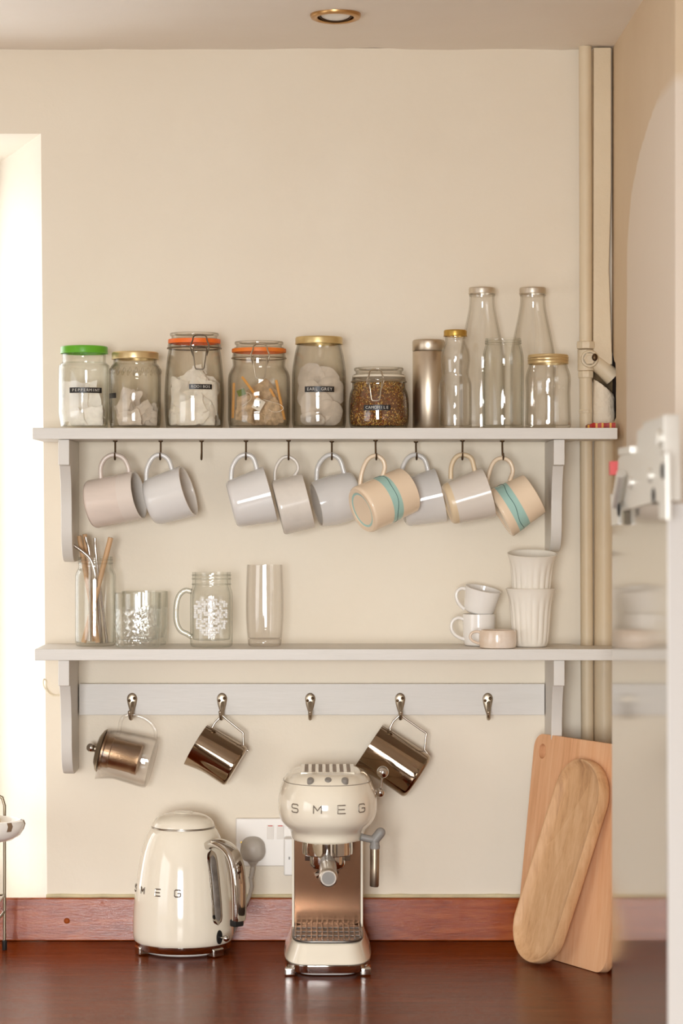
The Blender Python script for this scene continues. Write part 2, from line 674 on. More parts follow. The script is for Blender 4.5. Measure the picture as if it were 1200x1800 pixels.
m = MB()                               # back wall with the splayed window recess at its left
fr = [(XWB, 0, WBOT), (XWT, 0, WTOP), (-1.95, 0, WTOP), (-1.95, 0, ZCEIL), (XRR + .1, 0, ZCEIL), (XRR + .1, 0, 0), (-1.95, 0, 0), (-1.95, 0, WBOT)]
bk = [(XREV + .01, REV, WBOT), (XREV, REV, WTOP), (-1.95, REV, WTOP), (-1.95, REV, ZCEIL), (XRR + .1, REV, ZCEIL), (XRR + .1, REV, 0), (-1.95, REV, 0), (-1.95, REV, WBOT)]
m.prism([Vector(p) for p in fr], [Vector(p) for p in bk])
m.box((XL, 0, 0), (-1.95, REV, ZCEIL))
m.bm.faces.ensure_lookup_table()
for f in m.bm.faces:
    c = f.calc_center_median()
    if 0.05 < c.y < REV - 0.05 and XL + .3 < c.x < 0.3 and WBOT - .01 < c.z < WTOP + .01:
        f.material_index = 1
struct(m.build('wall_back', ['cream_wall', 'reveal_white'], smooth=False))

m = MB()                               # right wall, with the broken hole beside the pipe
yz = [(0, 0), (-.77, 0), (-.77, ZCEIL), (0, ZCEIL), (0, 1.955), (-.016, 1.947), (-.036, 1.936), (-.052, 1.931), (-.058, 1.915), (-.063, 1.896), (-.060, 1.872), (-.064, 1.852), (-.061, 1.834), (-.03, 1.828), (0, 1.826)]
m.prism([Vector((XR, y, z)) for y, z in yz], [Vector((XRR, y, z)) for y, z in yz])
m.box((XRR, YB, 0), (XRR + .1, 0, ZCEIL))
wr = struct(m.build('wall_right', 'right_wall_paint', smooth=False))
m = MB()
m.box((XR + .03, -.07, 1.82), (XR + .05, 0, 1.96))
m.box((XR + .001, -.003, 1.83), (XR + .05, -.001, 1.953))
struct(m.build('hole_shade', 'cavity_shade', wr, smooth=False))  # dark brown sheets added inside the hole, standing in for its shade
m = MB()
pp = [(1041, 618), (1056, 622), (1070, 634), (1080, 646), (1081, 705), (1062, 700), (1046, 690), (1040, 668), (1044, 640)]
m.prism([W(a, b, -.0016) for a, b in pp], [W(a, b, -.0002) for a, b in pp])
struct(m.build('mould_stain', 'mould', wr, smooth=False))

m = MB()
m.box((XL - .1, YB, 0), (XL, -3.65, ZCEIL))
m.box((XL - .1, -1.55, 0), (XL, REV, ZCEIL))
m.box((XL - .1, -3.65, 0), (XL, -1.55, 0.8))
m.box((XL - .1, -3.65, 2.1), (XL, -1.55, ZCEIL))
struct(m.build('wall_left', 'room_wall', smooth=False))
m = MB()
m.box((XL, YB - .1, 0), (-1.45, YB, ZCEIL))
m.box((.05, YB - .1, 0), (XRR + .1, YB, ZCEIL))
m.box((-1.45, YB - .1, 2.12), (.05, YB, ZCEIL))
struct(m.build('wall_rear', 'rear_wall_paint', smooth=False))
m = MB()
m.box((XL - .1, YB - .1, -.05), (XRR + .1, REV, 0))
struct(m.build('floor', 'floor_wood', smooth=False))

m = MB()                               # ceiling, slightly uneven along its plaster edge
nx, ny = 60, 6
xs = [XL - .1 + (XRR + .2 - XL) * i / nx for i in range(nx + 1)]
ys = [YB - .1, -3.0, -1.2, -.5, -.12, -.02, REV]
grid = []
for j, y in enumerate(ys):
    row = []
    for x in xs:
        wob = 0.004 * noise.noise((x * 3, y, 3.3)) + 0.0035 * noise.noise((x * 11, 0, 1.3))
        row.append(m.bm.verts.new((x, y, ZCEIL + (wob if y > -.4 else 0) - 0.001)))
    grid.append(row)
for j in range(len(ys) - 1):
    for i in range(nx):
        m._f([grid[j][i], grid[j + 1][i], grid[j + 1][i + 1], grid[j][i + 1]])
t = [[m.bm.verts.new((x, y, ZCEIL + .08)) for x in (xs[0], xs[-1])] for y in (ys[0], ys[-1])]
m._f([t[0][0], t[0][1], t[1][1], t[1][0]])
struct(m.build('ceiling', 'ceiling_paint', recalc=False))

for nm, (fx0, fx1, fz0, fz1, plane, pos) in {
        'window_1': (-1.95, XREV - .0, WBOT + .015, WTOP, 'y', REV - .03),
        'window_2': (-3.65, -1.55, 0.8, 2.1, 'x', XL - .05)}.items():
    m = MB()
    w = 0.05

    def bar(a0, a1, z0, z1):
        if plane == 'y':
            m.box((a0, pos - .02, z0), (a1, pos + .02, z1))
        else:
            m.box((pos - .02, a0, z0), (pos + .02, a1, z1))
    bar(fx0, fx1, fz0, fz0 + w)
    bar(fx0, fx1, fz1 - w, fz1)
    bar(fx0, fx0 + w, fz0, fz1)
    bar(fx1 - w, fx1, fz0, fz1)
    mid = (fx0 + fx1) / 2
    bar(mid - .03, mid + .03, fz0, fz1)
    wo = struct(m.build(nm, 'window_frame_paint', smooth=False))
    m = MB()
    if plane == 'y':
        m.box((fx0 + w, pos - .003, fz0 + w), (fx1 - w, pos + .003, fz1 - w))
    else:
        m.box((pos - .003, fx0 + w, fz0 + w), (pos + .003, fx1 - w, fz1 - w))
    m.build('pane', 'pane_glass', wo, smooth=False)
m = MB()
m.box((-1.94, 0.004, WBOT + .0005), (XREV + .12, REV - .055, WBOT + .012))
struct(m.build('window_sill', 'reveal_white', smooth=False))
m = MB()                               # glazed garden door in the wall behind the camera
for a in (-1.45, -.72, 0.0):
    m.box((a, YB - .07, 0), (a + .05, YB - .03, 2.12))
m.box((-1.45, YB - .07, 2.06), (.05, YB - .03, 2.12))
m.box((-1.45, YB - .07, 0), (.05, YB - .03, .12))
m.box((-1.4, YB - .06, .12), (0, YB - .04, .72))  # unseen solid panel, added to keep bright glazing out of the machine's reflection
m.box((-1.45, YB - .07, .68), (.05, YB - .03, .76))
do = struct(m.build('door_1', 'door_wood', smooth=False))
m = MB()
m.box((-1.4, YB - .055, .76), (0, YB - .045, 2.06))
m.build('pane', 'pane_glass', do, smooth=False)

# boxing strip in the corner above the valve
m = MB()
pts = [(XW(1042, -.03), 1.93), (XW(1076, -.03), 1.93), (XW(1070, -.03), 2.1), (XW(1074, -.03), 2.25), (XW(1074, -.03), ZCEIL - .004), (XW(1043, -.03), ZCEIL - .004)]
m.prism([Vector((min(x, XR - .001), -.03, z)) for x, z in pts], [Vector((min(x, XR - .001), -.001, z)) for x, z in pts])
struct(m.build('trim_1', 'pipe_paint', bevel=.002))

# ------------------------------------------------------------------ counter, upstand, base unit
CT = 0.9
m = MB()
m.box((XL + .01, -.80, CT - .04), (XR - .002, -.001, CT))
single(m, 'worktop', 'counter_wood', (-.6, -.4, CT - .04), 'glossy dark mahogany worktop under the coffee machine and kettle', 'worktop', bevel=.004)
m = MB()
lo_ = [(-.0005, CT + .0005), (-.0200, CT + .0005), (-.0125, SILL), (-.0005, SILL)]
m.prism([Vector((XL + .01, y, z)) for y, z in lo_], [Vector((XR - .002, y, z)) for y, z in lo_])
u = single(m, 'worktop_upstand', 'upstand_wood', (-.6, -.01, CT + .0005), 'reddish mahogany upstand board along the back of the worktop', 'upstand', bevel=.0025)
m = MB()
p = W(117.5, 1619, -.0172)
m.lathe([(0, .0025), (.0035, .0022), (.0052, .0008), (.0055, 0)], 14, axes(p + Vector((0, .0012, 0)), Vector((1, 0, 0)), Vector((0, 0, 1)), Vector((0, -1, 0))))
LOC[u] = Matrix.Translation(u.location)
m.build('wooden_plug', 'upstand_wood', u)
m = MB()
xs = [XWB - .002 + i * (XR - XWB) / 40 for i in range(41)]
m.tube([Vector((x, -.002, SILL + .002 + .0012 * noise.noise((x * 40, 0, 0)))) for x in xs], [.0035 + .0015 * noise.noise((x * 30, 5, 0)) for x in xs], 8)
m.build('caulk_line', 'caulk', u)
m = MB()
m.box((XL + .01, -.77, 0), (.38, -.72, CT - .041))
for k in range(5):
    x0 = -2.4 + k * .55
    m.box((x0, -.79, .12), (x0 + .52, -.771, CT - .06))
m.box((XL + .01, -.72, .05), (.38, -.05, .08))
single(m, 'base_cabinet', 'cabinet_paint', (-.6, -.5, 0), 'pale painted base cabinets carrying the mahogany worktop', 'cabinet', smooth=False)


# ================================================================== SHELVES
YS = -.175                              # shelf front
def bracket(parent, x0, x1, ztop, zbot):
    H = ztop - zbot
    b = .044
    prof = [(0.0, ztop), (-.168, ztop), (-.168, ztop - b), (-.150, ztop - b - .001), (-.143, ztop - b - .012), (-.133, ztop - b - .03), (-.127, ztop - b - .055),
            (-.124, ztop - H * .55), (-.122, ztop - H * .75), (-.116, ztop - H * .86), (-.104, zbot + .012), (-.088, zbot + .003), (-.07, zbot), (0, zbot)]
    m = MB()
    m.prism([Vector((x0, y, z)) for y, z in prof], [Vector((x1, y, z)) for y, z in prof])
    return m.build('bracket', 'bracket_paint', parent, bevel=.0015, ang=35)


def shelf(label, zt, xl, xr, zb, zb2=None):
    th = .0196
    s = thing('wall_shelf', label, 'shelf', (0, 0, zt - th))
    m = MB()
    nx = .452
    outl = [(xl, YS), (xr, YS), (xr, -.062), (nx, -.062), (nx, -.0005), (xl, -.0005)]
    m.prism([Vector((x, y, zt - th)) for x, y in outl], [Vector((x, y, zt)) for x, y in outl])
    m.bm.normal_update()
    m.build('board', ['shelf_paint'], s, bevel=.0012)
    for a, b, c in ((102, 121.5, zb), (973, 992.5, zb2 or zb)):
        bracket(s, XW(a, -.17), XW(b, -.17), zt - th - .0003, c)
    return s


ZU = ZW(752, YS)                        # upper shelf top
ZL = ZW(1141, YS)                       # lower shelf top
up = shelf('long grey-painted upper shelf holding the glass jars, mugs hooked beneath', ZU, XW(57, YS), XW(1085, YS), ZW(988, -.09), ZW(970, -.09))
lo = shelf('long grey-painted lower shelf holding tumblers and white cups', ZL, XW(61, YS), XR - .002, ZW(1362, -.09))

YM = -.10
HOOKS = [(202, -.10), (282, -.10), (354, -.10), (432, -.105), (507, -.122), (583, -.068), (660, -.134), (731, -.054), (813, -.118), (883, -.10)]


def cup_hook(px, Y, tilt=0):
    m = MB()
    x = XW(px, Y)
    zt = ZU - .0196
    zb = ZW(801.5, Y)                   # centre of the bend
    r = .0062
    pts = [Vector((x, Y + r, zt + .0005)), Vector((x, Y + r, zt - .01)), Vector((x + tilt * .3, Y + r, zb + .004))]
    for k in range(9):
        a = PI * k / 8
        pts.append(Vector((x + tilt, Y + r * math.cos(a), zb - r * math.sin(a))))
    pts.append(Vector((x + tilt, Y - r - .001, zb + .005)))
    m.tube(pts, [.0017] * (len(pts) - 2) + [.0015, .0012], 8)
    m.lathe([(0, 0), (.0042, 0), (.0042, -.0015), (.0022, -.003), (0, -.003)], 12, T(x, Y + r, zt))
    return m.build('cup_hook', 'hook_bronze', up)


for i, (px, Y) in enumerate(HOOKS):
    cup_hook(px, Y, (.0, -.0005, .0, .0, .0, .0, .0012, .001, -.0006, .001)[i])

# hook rail
rail = thing('hook_rail', 'grey-painted wooden hook rail with five metal hooks under the lower shelf', 'rail', (0, -.009, ZW(1257, -.018)))
m = MB()
m.box((XW(122, -.17) + .0015, -.018, ZW(1257, -.018)), (XW(973, -.17) - .0015, -.0005, ZW(1202, -.018)))
m.build('board', 'shelf_paint', rail, bevel=.001)
RH = [(232, 0), (390, 0), (545, 0), (703, 0), (857, 0)]
for px, _ in RH:
    x, Yr = XW(px, -.02), -.018
    z = lambda py: ZW(py, -.02)
    m = MB()
    outl = []
    for k in range(24):                 # teardrop plate
        a = 2 * PI * k / 24
        cz = math.cos(a)
        wdt = .0092 if cz > 0 else .0092 * (1 - .72 * (-cz) ** 1.3)
        outl.append((wdt * math.sin(a), z(1229) + (z(1218) - z(1229)) * cz if cz > 0 else z(1229) + (z(1262) - z(1229)) * (-cz)))
    cz_ = z(1234)
    lv = [(1.0, Yr), (1.0, Yr - .0014), (.9, Yr - .0024), (.65, Yr - .0033), (.3, Yr - .0037)]
    rws = [[m.bm.verts.new((x + a * k, yy, cz_ + (b - cz_) * k)) for a, b in outl] for k, yy in lv]
    for i in range(len(rws) - 1):
        for k in range(24):
            m._f([rws[i][k], rws[i][(k + 1) % 24], rws[i + 1][(k + 1) % 24], rws[i + 1][k]])
    m._f(rws[0][::-1])
    m._f(rws[-1])
    plate = m.build('wall_hook', 'satin_nickel', rail)
    m = MB()
    pr = [(z(1236), -.004), (z(1240), -.010), (z(1248), -.014), (z(1256), -.017), (z(1261), -.022), (z(1260), -.030), (z(1255), -.036), (z(1249), -.038)]
    pts = catmull([Vector((x + (.002 if px < 450 or px == 857 else 0) * (1 - i / 4), Yr + b, a)) for i, (a, b) in enumerate(pr)], 5)
    n = len(pts)
    m.tube(pts, [.0042 - .0012 * (i / n) for i in range(n)], 12)
    m.sphere(pts[-1], .0034, 12, 8)
    m.build('prong', 'satin_nickel', plate)
    for sx, sy in ((.004, 1227.5), (-.0045, 1231.5)):
        m = MB()
        m.lathe([(0, .0016), (.0017, .0014), (.0026, .0006), (.0028, -.001)], 12, axes(Vector((x + sx, Yr - .0038, z(sy))), Vector((1, 0, 0)), Vector((0, 0, 1)), Vector((0, -1, 0))))
        m.build('screw', 'hook_bronze', plate)


# ================================================================== JARS
def sq(n):
    """superellipse plan of exponent n"""
    def f(a, r, z):
        c, s = abs(math.cos(a)), abs(math.sin(a))
        return r / (c ** n + s ** n) ** (1 / n)
    return f


def sqz(n, z0, z1):
    """square plan below z0 blending to round above z1"""
    g = sq(n)

    def f(a, r, z):
        t = min(1, max(0, (z - z0) / (z1 - z0)))
        return g(a, r, z) * (1 - t) + r * t
    return f


def shell(prof, th, floor=0.004, open_top=True):
    """outer profile bottom->top given; returns closed profile with inner wall"""
    inner = []
    zb = prof[0][1] + floor
    for (r, z) in prof[::-1]:
        if z < zb:
            break
        inner.append((max(r - th, .001), z))
    rr = inner[-1][0]
    last = inner[-1]
    inner.append((rr * .97, zb + .0008))
    inner.append((rr * .9, zb))
    inner.append((0, zb))
    return prof + inner


def dense(prof, n=3):
    """smooth an outer profile"""
    pts = catmull([Vector((r, 0, z)) for r, z in prof], n)
    return [(max(p.x, 0), p.z) for p in pts]


def jar(name, label, cx, Y, zb, prof_px, glassm, th=.0025, fx=None, cat='jar', seg=56, group=None, floor=.005, pw=1.0, rot=0):
    """prof_px: [(half width px, y px)...] bottom to top; converted at the depth of the jar"""
    s = (CD + Y) / F
    x = XW(cx, Y)
    r = thing(name, label, cat, (x, Y, zb), group)
    y0 = prof_px[0][1]
    pr = [(0, 0)] + [(a * s, (y0 - b) * s) for a, b in prof_px]
    pd = [pr[0]] + dense(pr[1:], 3)
    m = MB()
    g = fx
    m.lathe(shell(pd, th, floor), seg, T(x, Y, zb) @ Matrix.Rotation(rot, 4, 'Z'), g)
    b = m.build('glass_body', glassm, r, ang=50)
    return r, x, s, b


def lid_disc(parent, name, mat, x, Y, z0, z1, r, ribs=False, band=None):
    h = z1 - z0
    m = MB()
    prof = [(0, h - .0012), (r - .006, h - .0012), (r - .004, h), (r - .0015, h - .0003), (r - .0003, h - .0014), (r, h - .003), (r, .0015), (r + .0006, .0008), (r + .0004, 0), (r - .0012, 0), (r - .0015, .001), (r - .0018, h - .003), (0, h - .003)]
    if band:
        prof[5:6] = [(r, h * .72), (r + .0008, h * .66), (r, h * .6), (r, h * .45), (r + .0008, h * .4), (r, h * .34)]
    fx = (lambda a, q, z: q + (.00025 * math.cos(a * 60) if 0.001 < z < h - .002 and q > r - .001 else 0)) if ribs else None
    m.lathe(prof, 120 if ribs else 48, T(x, Y, z0), fx)
    return m.build(name, mat, parent)


def tape(parent, xc, Y, R, cx, a0, a1, y0, y1, text, s, square=False):
    """black embossing tape wrapped on the jar front, px coordinates"""
    zc = ZW((y0 + y1) / 2, Y - R)
    sF = (CD + Y - R) / F
    h = (y1 - y0) * sF
    t0 = (a0 - cx) * s / R
    t1 = (a1 - cx) * s / R
    ang = lambda q: math.asin(max(-.985, min(.985, q)))
    A0, A1 = ang(t0), ang(t1)

    def P(a, z, rr):
        return Vector((xc + rr * math.sin(a), Y - rr * math.cos(a), z))
    m = MB()
    n = 16
    outer, inner = [], []
    for i in range(n + 1):
        a = A0 + (A1 - A0) * i / n
        outer.append((m.bm.verts.new(P(a, zc - h / 2, R + .0009)), m.bm.verts.new(P(a, zc + h / 2, R + .0009))))
        inner.append((m.bm.verts.new(P(a, zc - h / 2, R + .0002)), m.bm.verts.new(P(a, zc + h / 2, R + .0002))))
    for i in range(n):
        m._f([outer[i][0], outer[i + 1][0], outer[i + 1][1], outer[i][1]])
        m._f([inner[i][1], inner[i + 1][1], inner[i + 1][0], inner[i][0]])
        m._f([outer[i][1], outer[i + 1][1], inner[i + 1][1], inner[i][1]])
        m._f([inner[i][0], inner[i + 1][0], outer[i + 1][0], outer[i][0]])
    for i in (0, n):
        m._f([outer[i][0], outer[i][1], inner[i][1], inner[i][0]])
    lab = m.build('label_tape', 'label_tape', parent)
    if text:
        L = (A1 - A0) * R
        mid = (A0 + A1) / 2
        k = 0.86 * L / (len(text))
        m = MB()
        for i, ch in enumerate(text):
            off = (i - (len(text) - 1) / 2) * k

            def fm(u, v, w, off=off):
                return P(mid + (u + off) / R, zc + v, R + .0010 + w)
            m.text(ch, h * .74, fm, .0002, 1.0)
        m.build('lettering', 'label_ink', lab, smooth=False)
    return lab


def clip(parent, cx, ys, Yf, mat, s, k=1.0):
    """wire bail and latch of a clip-top jar, front plane Yf; offsets in px relative to (cx, ys)"""
    def C(pts, dy=0.0):
        return [Vector((XW(cx + a * k, Yf), Yf + b, ZW(ys + c * k, Yf))) for a, b, c in pts]
    m = MB()
    bail = C([(-12, .001, 24), (-15, -.001, 14), (-16.5, -.002, 8), (-15, -.003, 3), (-12.5, -.001, -3), (-11.5, .004, -9), (-7, .008, -12.5), (0, .009, -13), (7, .008, -12.5), (11.5, .004, -9), (12.5, -.001, -3), (15, -.003, 3), (16.5, -.002, 8), (15, -.001, 14), (12, .001, 24)])
    m.tube(catmull(bail, 4), .0012 * k, 8)
    m.build('wire_bail', mat, parent)
    m = MB()
    latch = C([(-11, .001, 9), (-12, -.003, 14), (-10.5, -.004, 26), (-9, -.0035, 38), (-8, -.003, 45), (-5, -.003, 48), (5, -.003, 48), (8, -.003, 45), (9, -.0035, 38), (10.5, -.004, 26), (12, -.003, 14), (11, .001, 9)])
    m.tube(catmull(latch, 4), .0012 * k, 8)
    bar = C([(-12, -.002, 11), (12, -.002, 11)])
    m.tube(bar, .0011 * k, 8)
    m.build('wire_latch', mat, parent)


def glass_lid(parent, x, Y, z0, z1, r, gm):
    h = z1 - z0
    m = MB()
    m.lathe([(0, h * .75), (r * .78, h * .75), (r * .84, h), (r * .98, h), (r, h * .85), (r * .985, h * .6), (r * .93, h * .5), (r * .93, h * .2), (r * 1.02, h * .1), (r * 1.02, 0), (0, 0)], 56, T(x, Y, z0))
    return m.build('glass_lid', gm, parent)


def ring(parent, name, mat, x, Y, z, R, r, flat=1.0):
    m = MB()
    pts = [Vector((x + R * math.cos(2 * PI * k / 56), Y + R * math.sin(2 * PI * k / 56), z)) for k in range(56)]
    m.tube(pts, r, 8, closed=True)
    return m.build(name, mat, parent)


def bead_band(parent, x, Y, R, z, n, r, gm):
    m = MB()
    for k in range(n):
        a = 2 * PI * k / n
        m.sphere((x + R * math.cos(a), Y + R * math.sin(a), z), r, 8, 6, (1, 1, 2.4))
    return m.build('embossed_band', gm, parent)


YJ = -.09
ZB = ZU + .0003
B = 755                                  # px of the shelf top at the jars' depth

# ---- 1 peppermint jar
j1, x1, s1, _ = jar('glass_jar', 'screw-top glass jar with bright green lid, leftmost on upper shelf', 148, YJ, ZB,
                    [(37, B), (40, B - 2), (42, 742), (44.3, 728), (44.5, 715), (44.5, 650), (43.5, 643), (40, 639), (38, 636), (38, 625), (37.5, 612)], 'clear_glass_cool',
                    fx=lambda a, r, z: r * (1 + .018 * math.cos(8 * a) * (1 if z < .1 else 0)))
lid_disc(j1, 'lid', 'green_lid', x1, YJ, ZW(622, YJ), ZW(609, YJ), .0415)
tape(j1, x1, YJ, .0452, 148, 127, 181, 681, 690.5, 'PEPPERMINT', s1)
# ---- 2 small gold lid
j2, x2, s2, _ = jar('glass_jar', 'squat glass jar with pale gold lid beside the green-lidded jar', 237.5, YJ, ZB,
                    [(39, B), (43, B - 3), (45.2, 742), (45.5, 725), (45.5, 665), (45, 652), (42, 644), (38.5, 640), (38, 634), (38, 622)], 'smoky_glass')
lid_disc(j2, 'lid', 'gold_lid', x2, YJ, ZW(632, YJ), ZW(619, YJ), .0412)
bead_band(j2, x2, YJ, .0445, ZW(653, YJ), 26, .0022, 'smoky_glass')
tape(j2, x2, YJ, .0458, 237.5, 193.5, 207, 690, 699, '', s2)
# ---- 3 tall clip top
j3, x3, s3, _ = jar('clip_top_jar', 'tall clip-top glass jar with orange rubber seal full of white tea bags', 341.5, YJ, ZB,
                    [(46, B), (49, B - 2), (51, 740), (52.5, 705), (52, 680), (49.5, 645), (46.5, 622), (45.5, 615), (46.5, 612), (46.5, 606), (44, 604)], 'smoky_glass', pw=1)
glass_lid(j3, x3, YJ, ZW(598, YJ), ZW(586, YJ), .043, 'warm_glass')
m = MB(); m.lathe([(.0425, 0), (.0458, 0), (.0462, .003), (.0458, .0075), (.0425, .0075)], 56, T(x3, YJ, ZW(604.5, YJ))); m.build('rubber_seal', 'orange_rubber', j3)
ring(j3, 'neck_wire', 'clip_wire', x3, YJ, ZW(612.5, YJ), .0472, .0013)
clip(j3, 351, 601, YJ - .048, 'clip_wire', s3)
tape(j3, x3, YJ, .0522, 341.5, 335, 373.5, 675, 684, 'ROOIBOS', s3)
# ---- 4 square clip top
j4, x4, s4, _ = jar('clip_top_jar', 'square clip-top glass jar with orange seal holding loose tea sticks and tags', 455, YJ, ZB,
                    [(48, B), (52, B - 2), (54.5, 738), (54.5, 715), (54.5, 672), (53, 658), (48, 648), (46, 643), (46.5, 634), (47, 628), (46, 622)], 'warm_glass', fx=sqz(2.25, (B - 665) * .001, (B - 645) * .001))
glass_lid(j4, x4, YJ, ZW(613, YJ), ZW(601, YJ), .043, 'warm_glass')
m = MB(); m.lathe([(.043, 0), (.0475, 0), (.048, .003), (.0475, .0065), (.043, .0065)], 56, T(x4, YJ, ZW(620, YJ))); m.build('rubber_seal', 'orange_rubber_dull', j4)
ring(j4, 'neck_wire', 'clip_wire_bright', x4, YJ, ZW(630, YJ), .0478, .0012)
clip(j4, 457, 617, YJ - .0485, 'clip_wire_bright', s4)
# ---- 5 gold lid with round bags
j5, x5, s5, _ = jar('glass_jar', 'tall glass jar with gold lid holding round tea bags', 560.5, YJ, ZB,
                    [(42, B), (45.5, B - 3), (47.5, 740), (47.5, 715), (47.5, 665), (46.5, 648), (43.5, 628), (40.5, 614), (39, 608), (38.5, 596)], 'smoky_glass')
lid_disc(j5, 'lid', 'gold_lid_dull', x5, YJ, ZW(605.5, YJ), ZW(592.5, YJ), .0415)
tape(j5, x5, YJ, .0482, 560.5, 536, 586.5, 679, 689, 'EARL GREY', s5)
# ---- 6 low clip top of camomile
j6, x6, s6, _ = jar('clip_top_jar', 'low clip-top glass jar filled with golden dried camomile', 665.5, YJ, ZB,
                    [(45, B), (49, B - 2), (52, 744), (53, 728), (52.7, 708), (50.5, 692), (47, 683), (46.5, 676), (47.5, 670), (46.5, 664)], 'smoky_glass')
glass_lid(j6, x6, YJ, ZW(660, YJ), ZW(647, YJ), .0435, 'warm_glass')
m = MB(); m.lathe([(.043, 0), (.0462, 0), (.0466, .0018), (.0462, .0036), (.043, .0036)], 56, T(x6, YJ, ZW(664, YJ))); m.build('rubber_seal', 'white_rubber', j6)
ring(j6, 'neck_wire', 'clip_wire_bright', x6, YJ, ZW(671.5, YJ), .0482, .0012)
clip(j6, 660, 661, YJ - .0485, 'clip_wire_bright', s6, .9)
tape(j6, x6, YJ, .0534, 665.5, 638.5, 684.5, 711.5, 721, 'CAMOMILE', s6)
# ---- 7 steel canister
Y7 = -.07
x7 = XW(753, Y7)
c7 = thing('steel_canister', 'tall brushed steel canister with pull-off lid on upper shelf', 'canister', (x7, Y7, ZB))
zl = ZW(617.5, Y7)
m = MB(); m.lathe([(0, ZB), (.0275, ZB), (.0283, ZB + .001), (.0283, zl - .0012), (.0278, zl - .0006), (0, zl - .0006)], 48, T(x7, Y7, 0)); m.build('canister_body', 'brushed_steel', c7)
zt = ZW(597.5, Y7)
m = MB(); m.lathe([(0, zl), (.0281, zl), (.0287, zl + .0008), (.0287, zt - .004), (.0278, zt - .0012), (.026, zt), (0, zt)], 48, T(x7, Y7, 0)); m.build('lid', 'brushed_steel', c7)
# ---- 8 juice bottle
Y8 = -.13
j8, x8, s8, _ = jar('glass_bottle', 'small waisted glass bottle with brass-coloured cap', 800, Y8, ZB,
                    [(26, 753.5), (28, 752), (28.8, 745), (28.8, 700), (28.3, 676), (26, 667), (23.5, 658), (25, 643), (26, 632), (24.5, 618), (20, 607), (18, 601), (17.5, 596), (18.5, 593), (18, 585)], 'clear_glass', cat='bottle', th=.002)
lid_disc(j8, 'cap', 'brass_cap', x8, Y8, ZW(591.5, Y8), ZW(580, Y8), .0202)
# ---- 9, 11 milk bottles
for px, lb, jx in ((847, 'tall glass milk bottle with silver cap behind the lidless jar', 0), (936, 'tall glass milk bottle with silver cap behind the small embossed gold-lidded jar', 1)):
    Y9 = -.05
    r9, x9, s9, _ = jar('milk_bottle', lb, px, Y9, ZB, [(36, 756.5), (39.5, 754), (40, 745), (40, 690), (40, 640), (38, 617), (33, 590), (27, 562), (23, 540), (22, 525), (22.5, 519), (22, 510)], 'clear_glass', cat='bottle', th=.0022, group='milk bottles on the upper shelf')
    lid_disc(r9, 'cap', 'silver_cap', x9, Y9, ZW(517, Y9), ZW(505.5, Y9), .0238)
    ring(r9, 'neck_ring', 'clear_glass', x9, Y9, ZW(519.5, Y9), .0222, .0012)
# ---- 10 lidless jar
j10, x10, s10, _ = jar('glass_jar', 'tall glass jar without a lid, standing before the left milk bottle', 884, Y8, ZB,
                       [(33, 753.5), (35.5, 751), (36.3, 742), (36.3, 700), (36.3, 640), (35.5, 625), (32.5, 611), (31, 606), (32.3, 603.5), (31, 600.5), (31.5, 597.5), (31, 595.5)], 'clear_glass_cool')
for yy in (600, 604):
    ring(j10, 'thread', 'clear_glass_cool', x10, Y8, ZW(yy, Y8), .0312, .0009)
# ---- 12 embossed jar
j12, x12, s12, _ = jar('glass_jar', 'small embossed glass jar with ribbed gold lid, rightmost on upper shelf', 963, Y8, ZB,
                       [(36, 753.5), (39.5, 751), (40.3, 742), (39.5, 715), (39, 690), (39.8, 672), (39, 660), (36, 650), (34, 645), (33.5, 640), (33.5, 628)], 'clear_glass')
lid_disc(j12, 'lid', 'gold_lid', x12, Y8, ZW(640, Y8), ZW(623.5, Y8), .0352, band=True)
m = MB()
zt12 = ZW(678, Y8 - .039)
for i, ch in enumerate('KILNER'):
    a = (i - 2.5) * .26
    dz = -.004 * (i - 2.5) ** 2 / 6.25

    def fm(u, v, w, a=a, dz=dz):
        q = a + u / .0392
        rr = .0396 + w
        return Vector((x12 + rr * math.sin(q), Y8 - rr * math.cos(q), zt12 + dz + v))
    m.text(ch, .0085, fm, .0004)
m.build('embossed_lettering', 'raised_glass', j12, smooth=False)


# ================================================================== WHAT IS IN THE JARS
def pillow(w, h, bulge, seed, crump=.004, n=8, rnd=False):
    """a tea bag: two crumpled paper faces sealed at the edge; local XZ plane, thickness along Y"""
    m = MB()
    g = [[], []]
    for side in (0, 1):
        for j in range(n + 1):
            row = []
            for i in range(n + 1):
                u, v = i / n * 2 - 1, j / n * 2 - 1
                if rnd:
                    uu = u * math.sqrt(1 - v * v / 2)
                    vv = v * math.sqrt(1 - u * u / 2)
                    e = max(0, 1 - uu * uu - vv * vv)
                else:
                    uu, vv = u, v
                    e = (1 - u * u) * (1 - v * v)
                q = Vector((uu * w / 2, 0, vv * h / 2))
                nz = noise.noise_vector((uu * 1.7 + seed * 3.1, vv * 1.7, seed)) * crump + noise.noise_vector((uu * 4 + seed, vv * 4 + seed, 2.0)) * crump * .45
                q += nz
                q.y += (-1 if side == 0 else 1) * (bulge * e + .0003)
                row.append(m.bm.verts.new(q))
            g[side].append(row)
    for side in (0, 1):
        for j in range(n):
            for i in range(n):
                f = [g[side][j][i], g[side][j][i + 1], g[side][j + 1][i + 1], g[side][j + 1][i]]
                m._f(f if side == 0 else f[::-1])
    b = [(0, i) for i in range(n)] + [(j, n) for j in range(n)] + [(n, n - i) for i in range(n)] + [(n - j, 0) for j in range(n)]
    for k in range(len(b)):
        (j0, i0), (j1, i1) = b[k], b[(k + 1) % len(b)]
        m._f([g[1][j0][i0], g[1][j1][i1], g[0][j1][i1], g[0][j0][i0]])
    return m


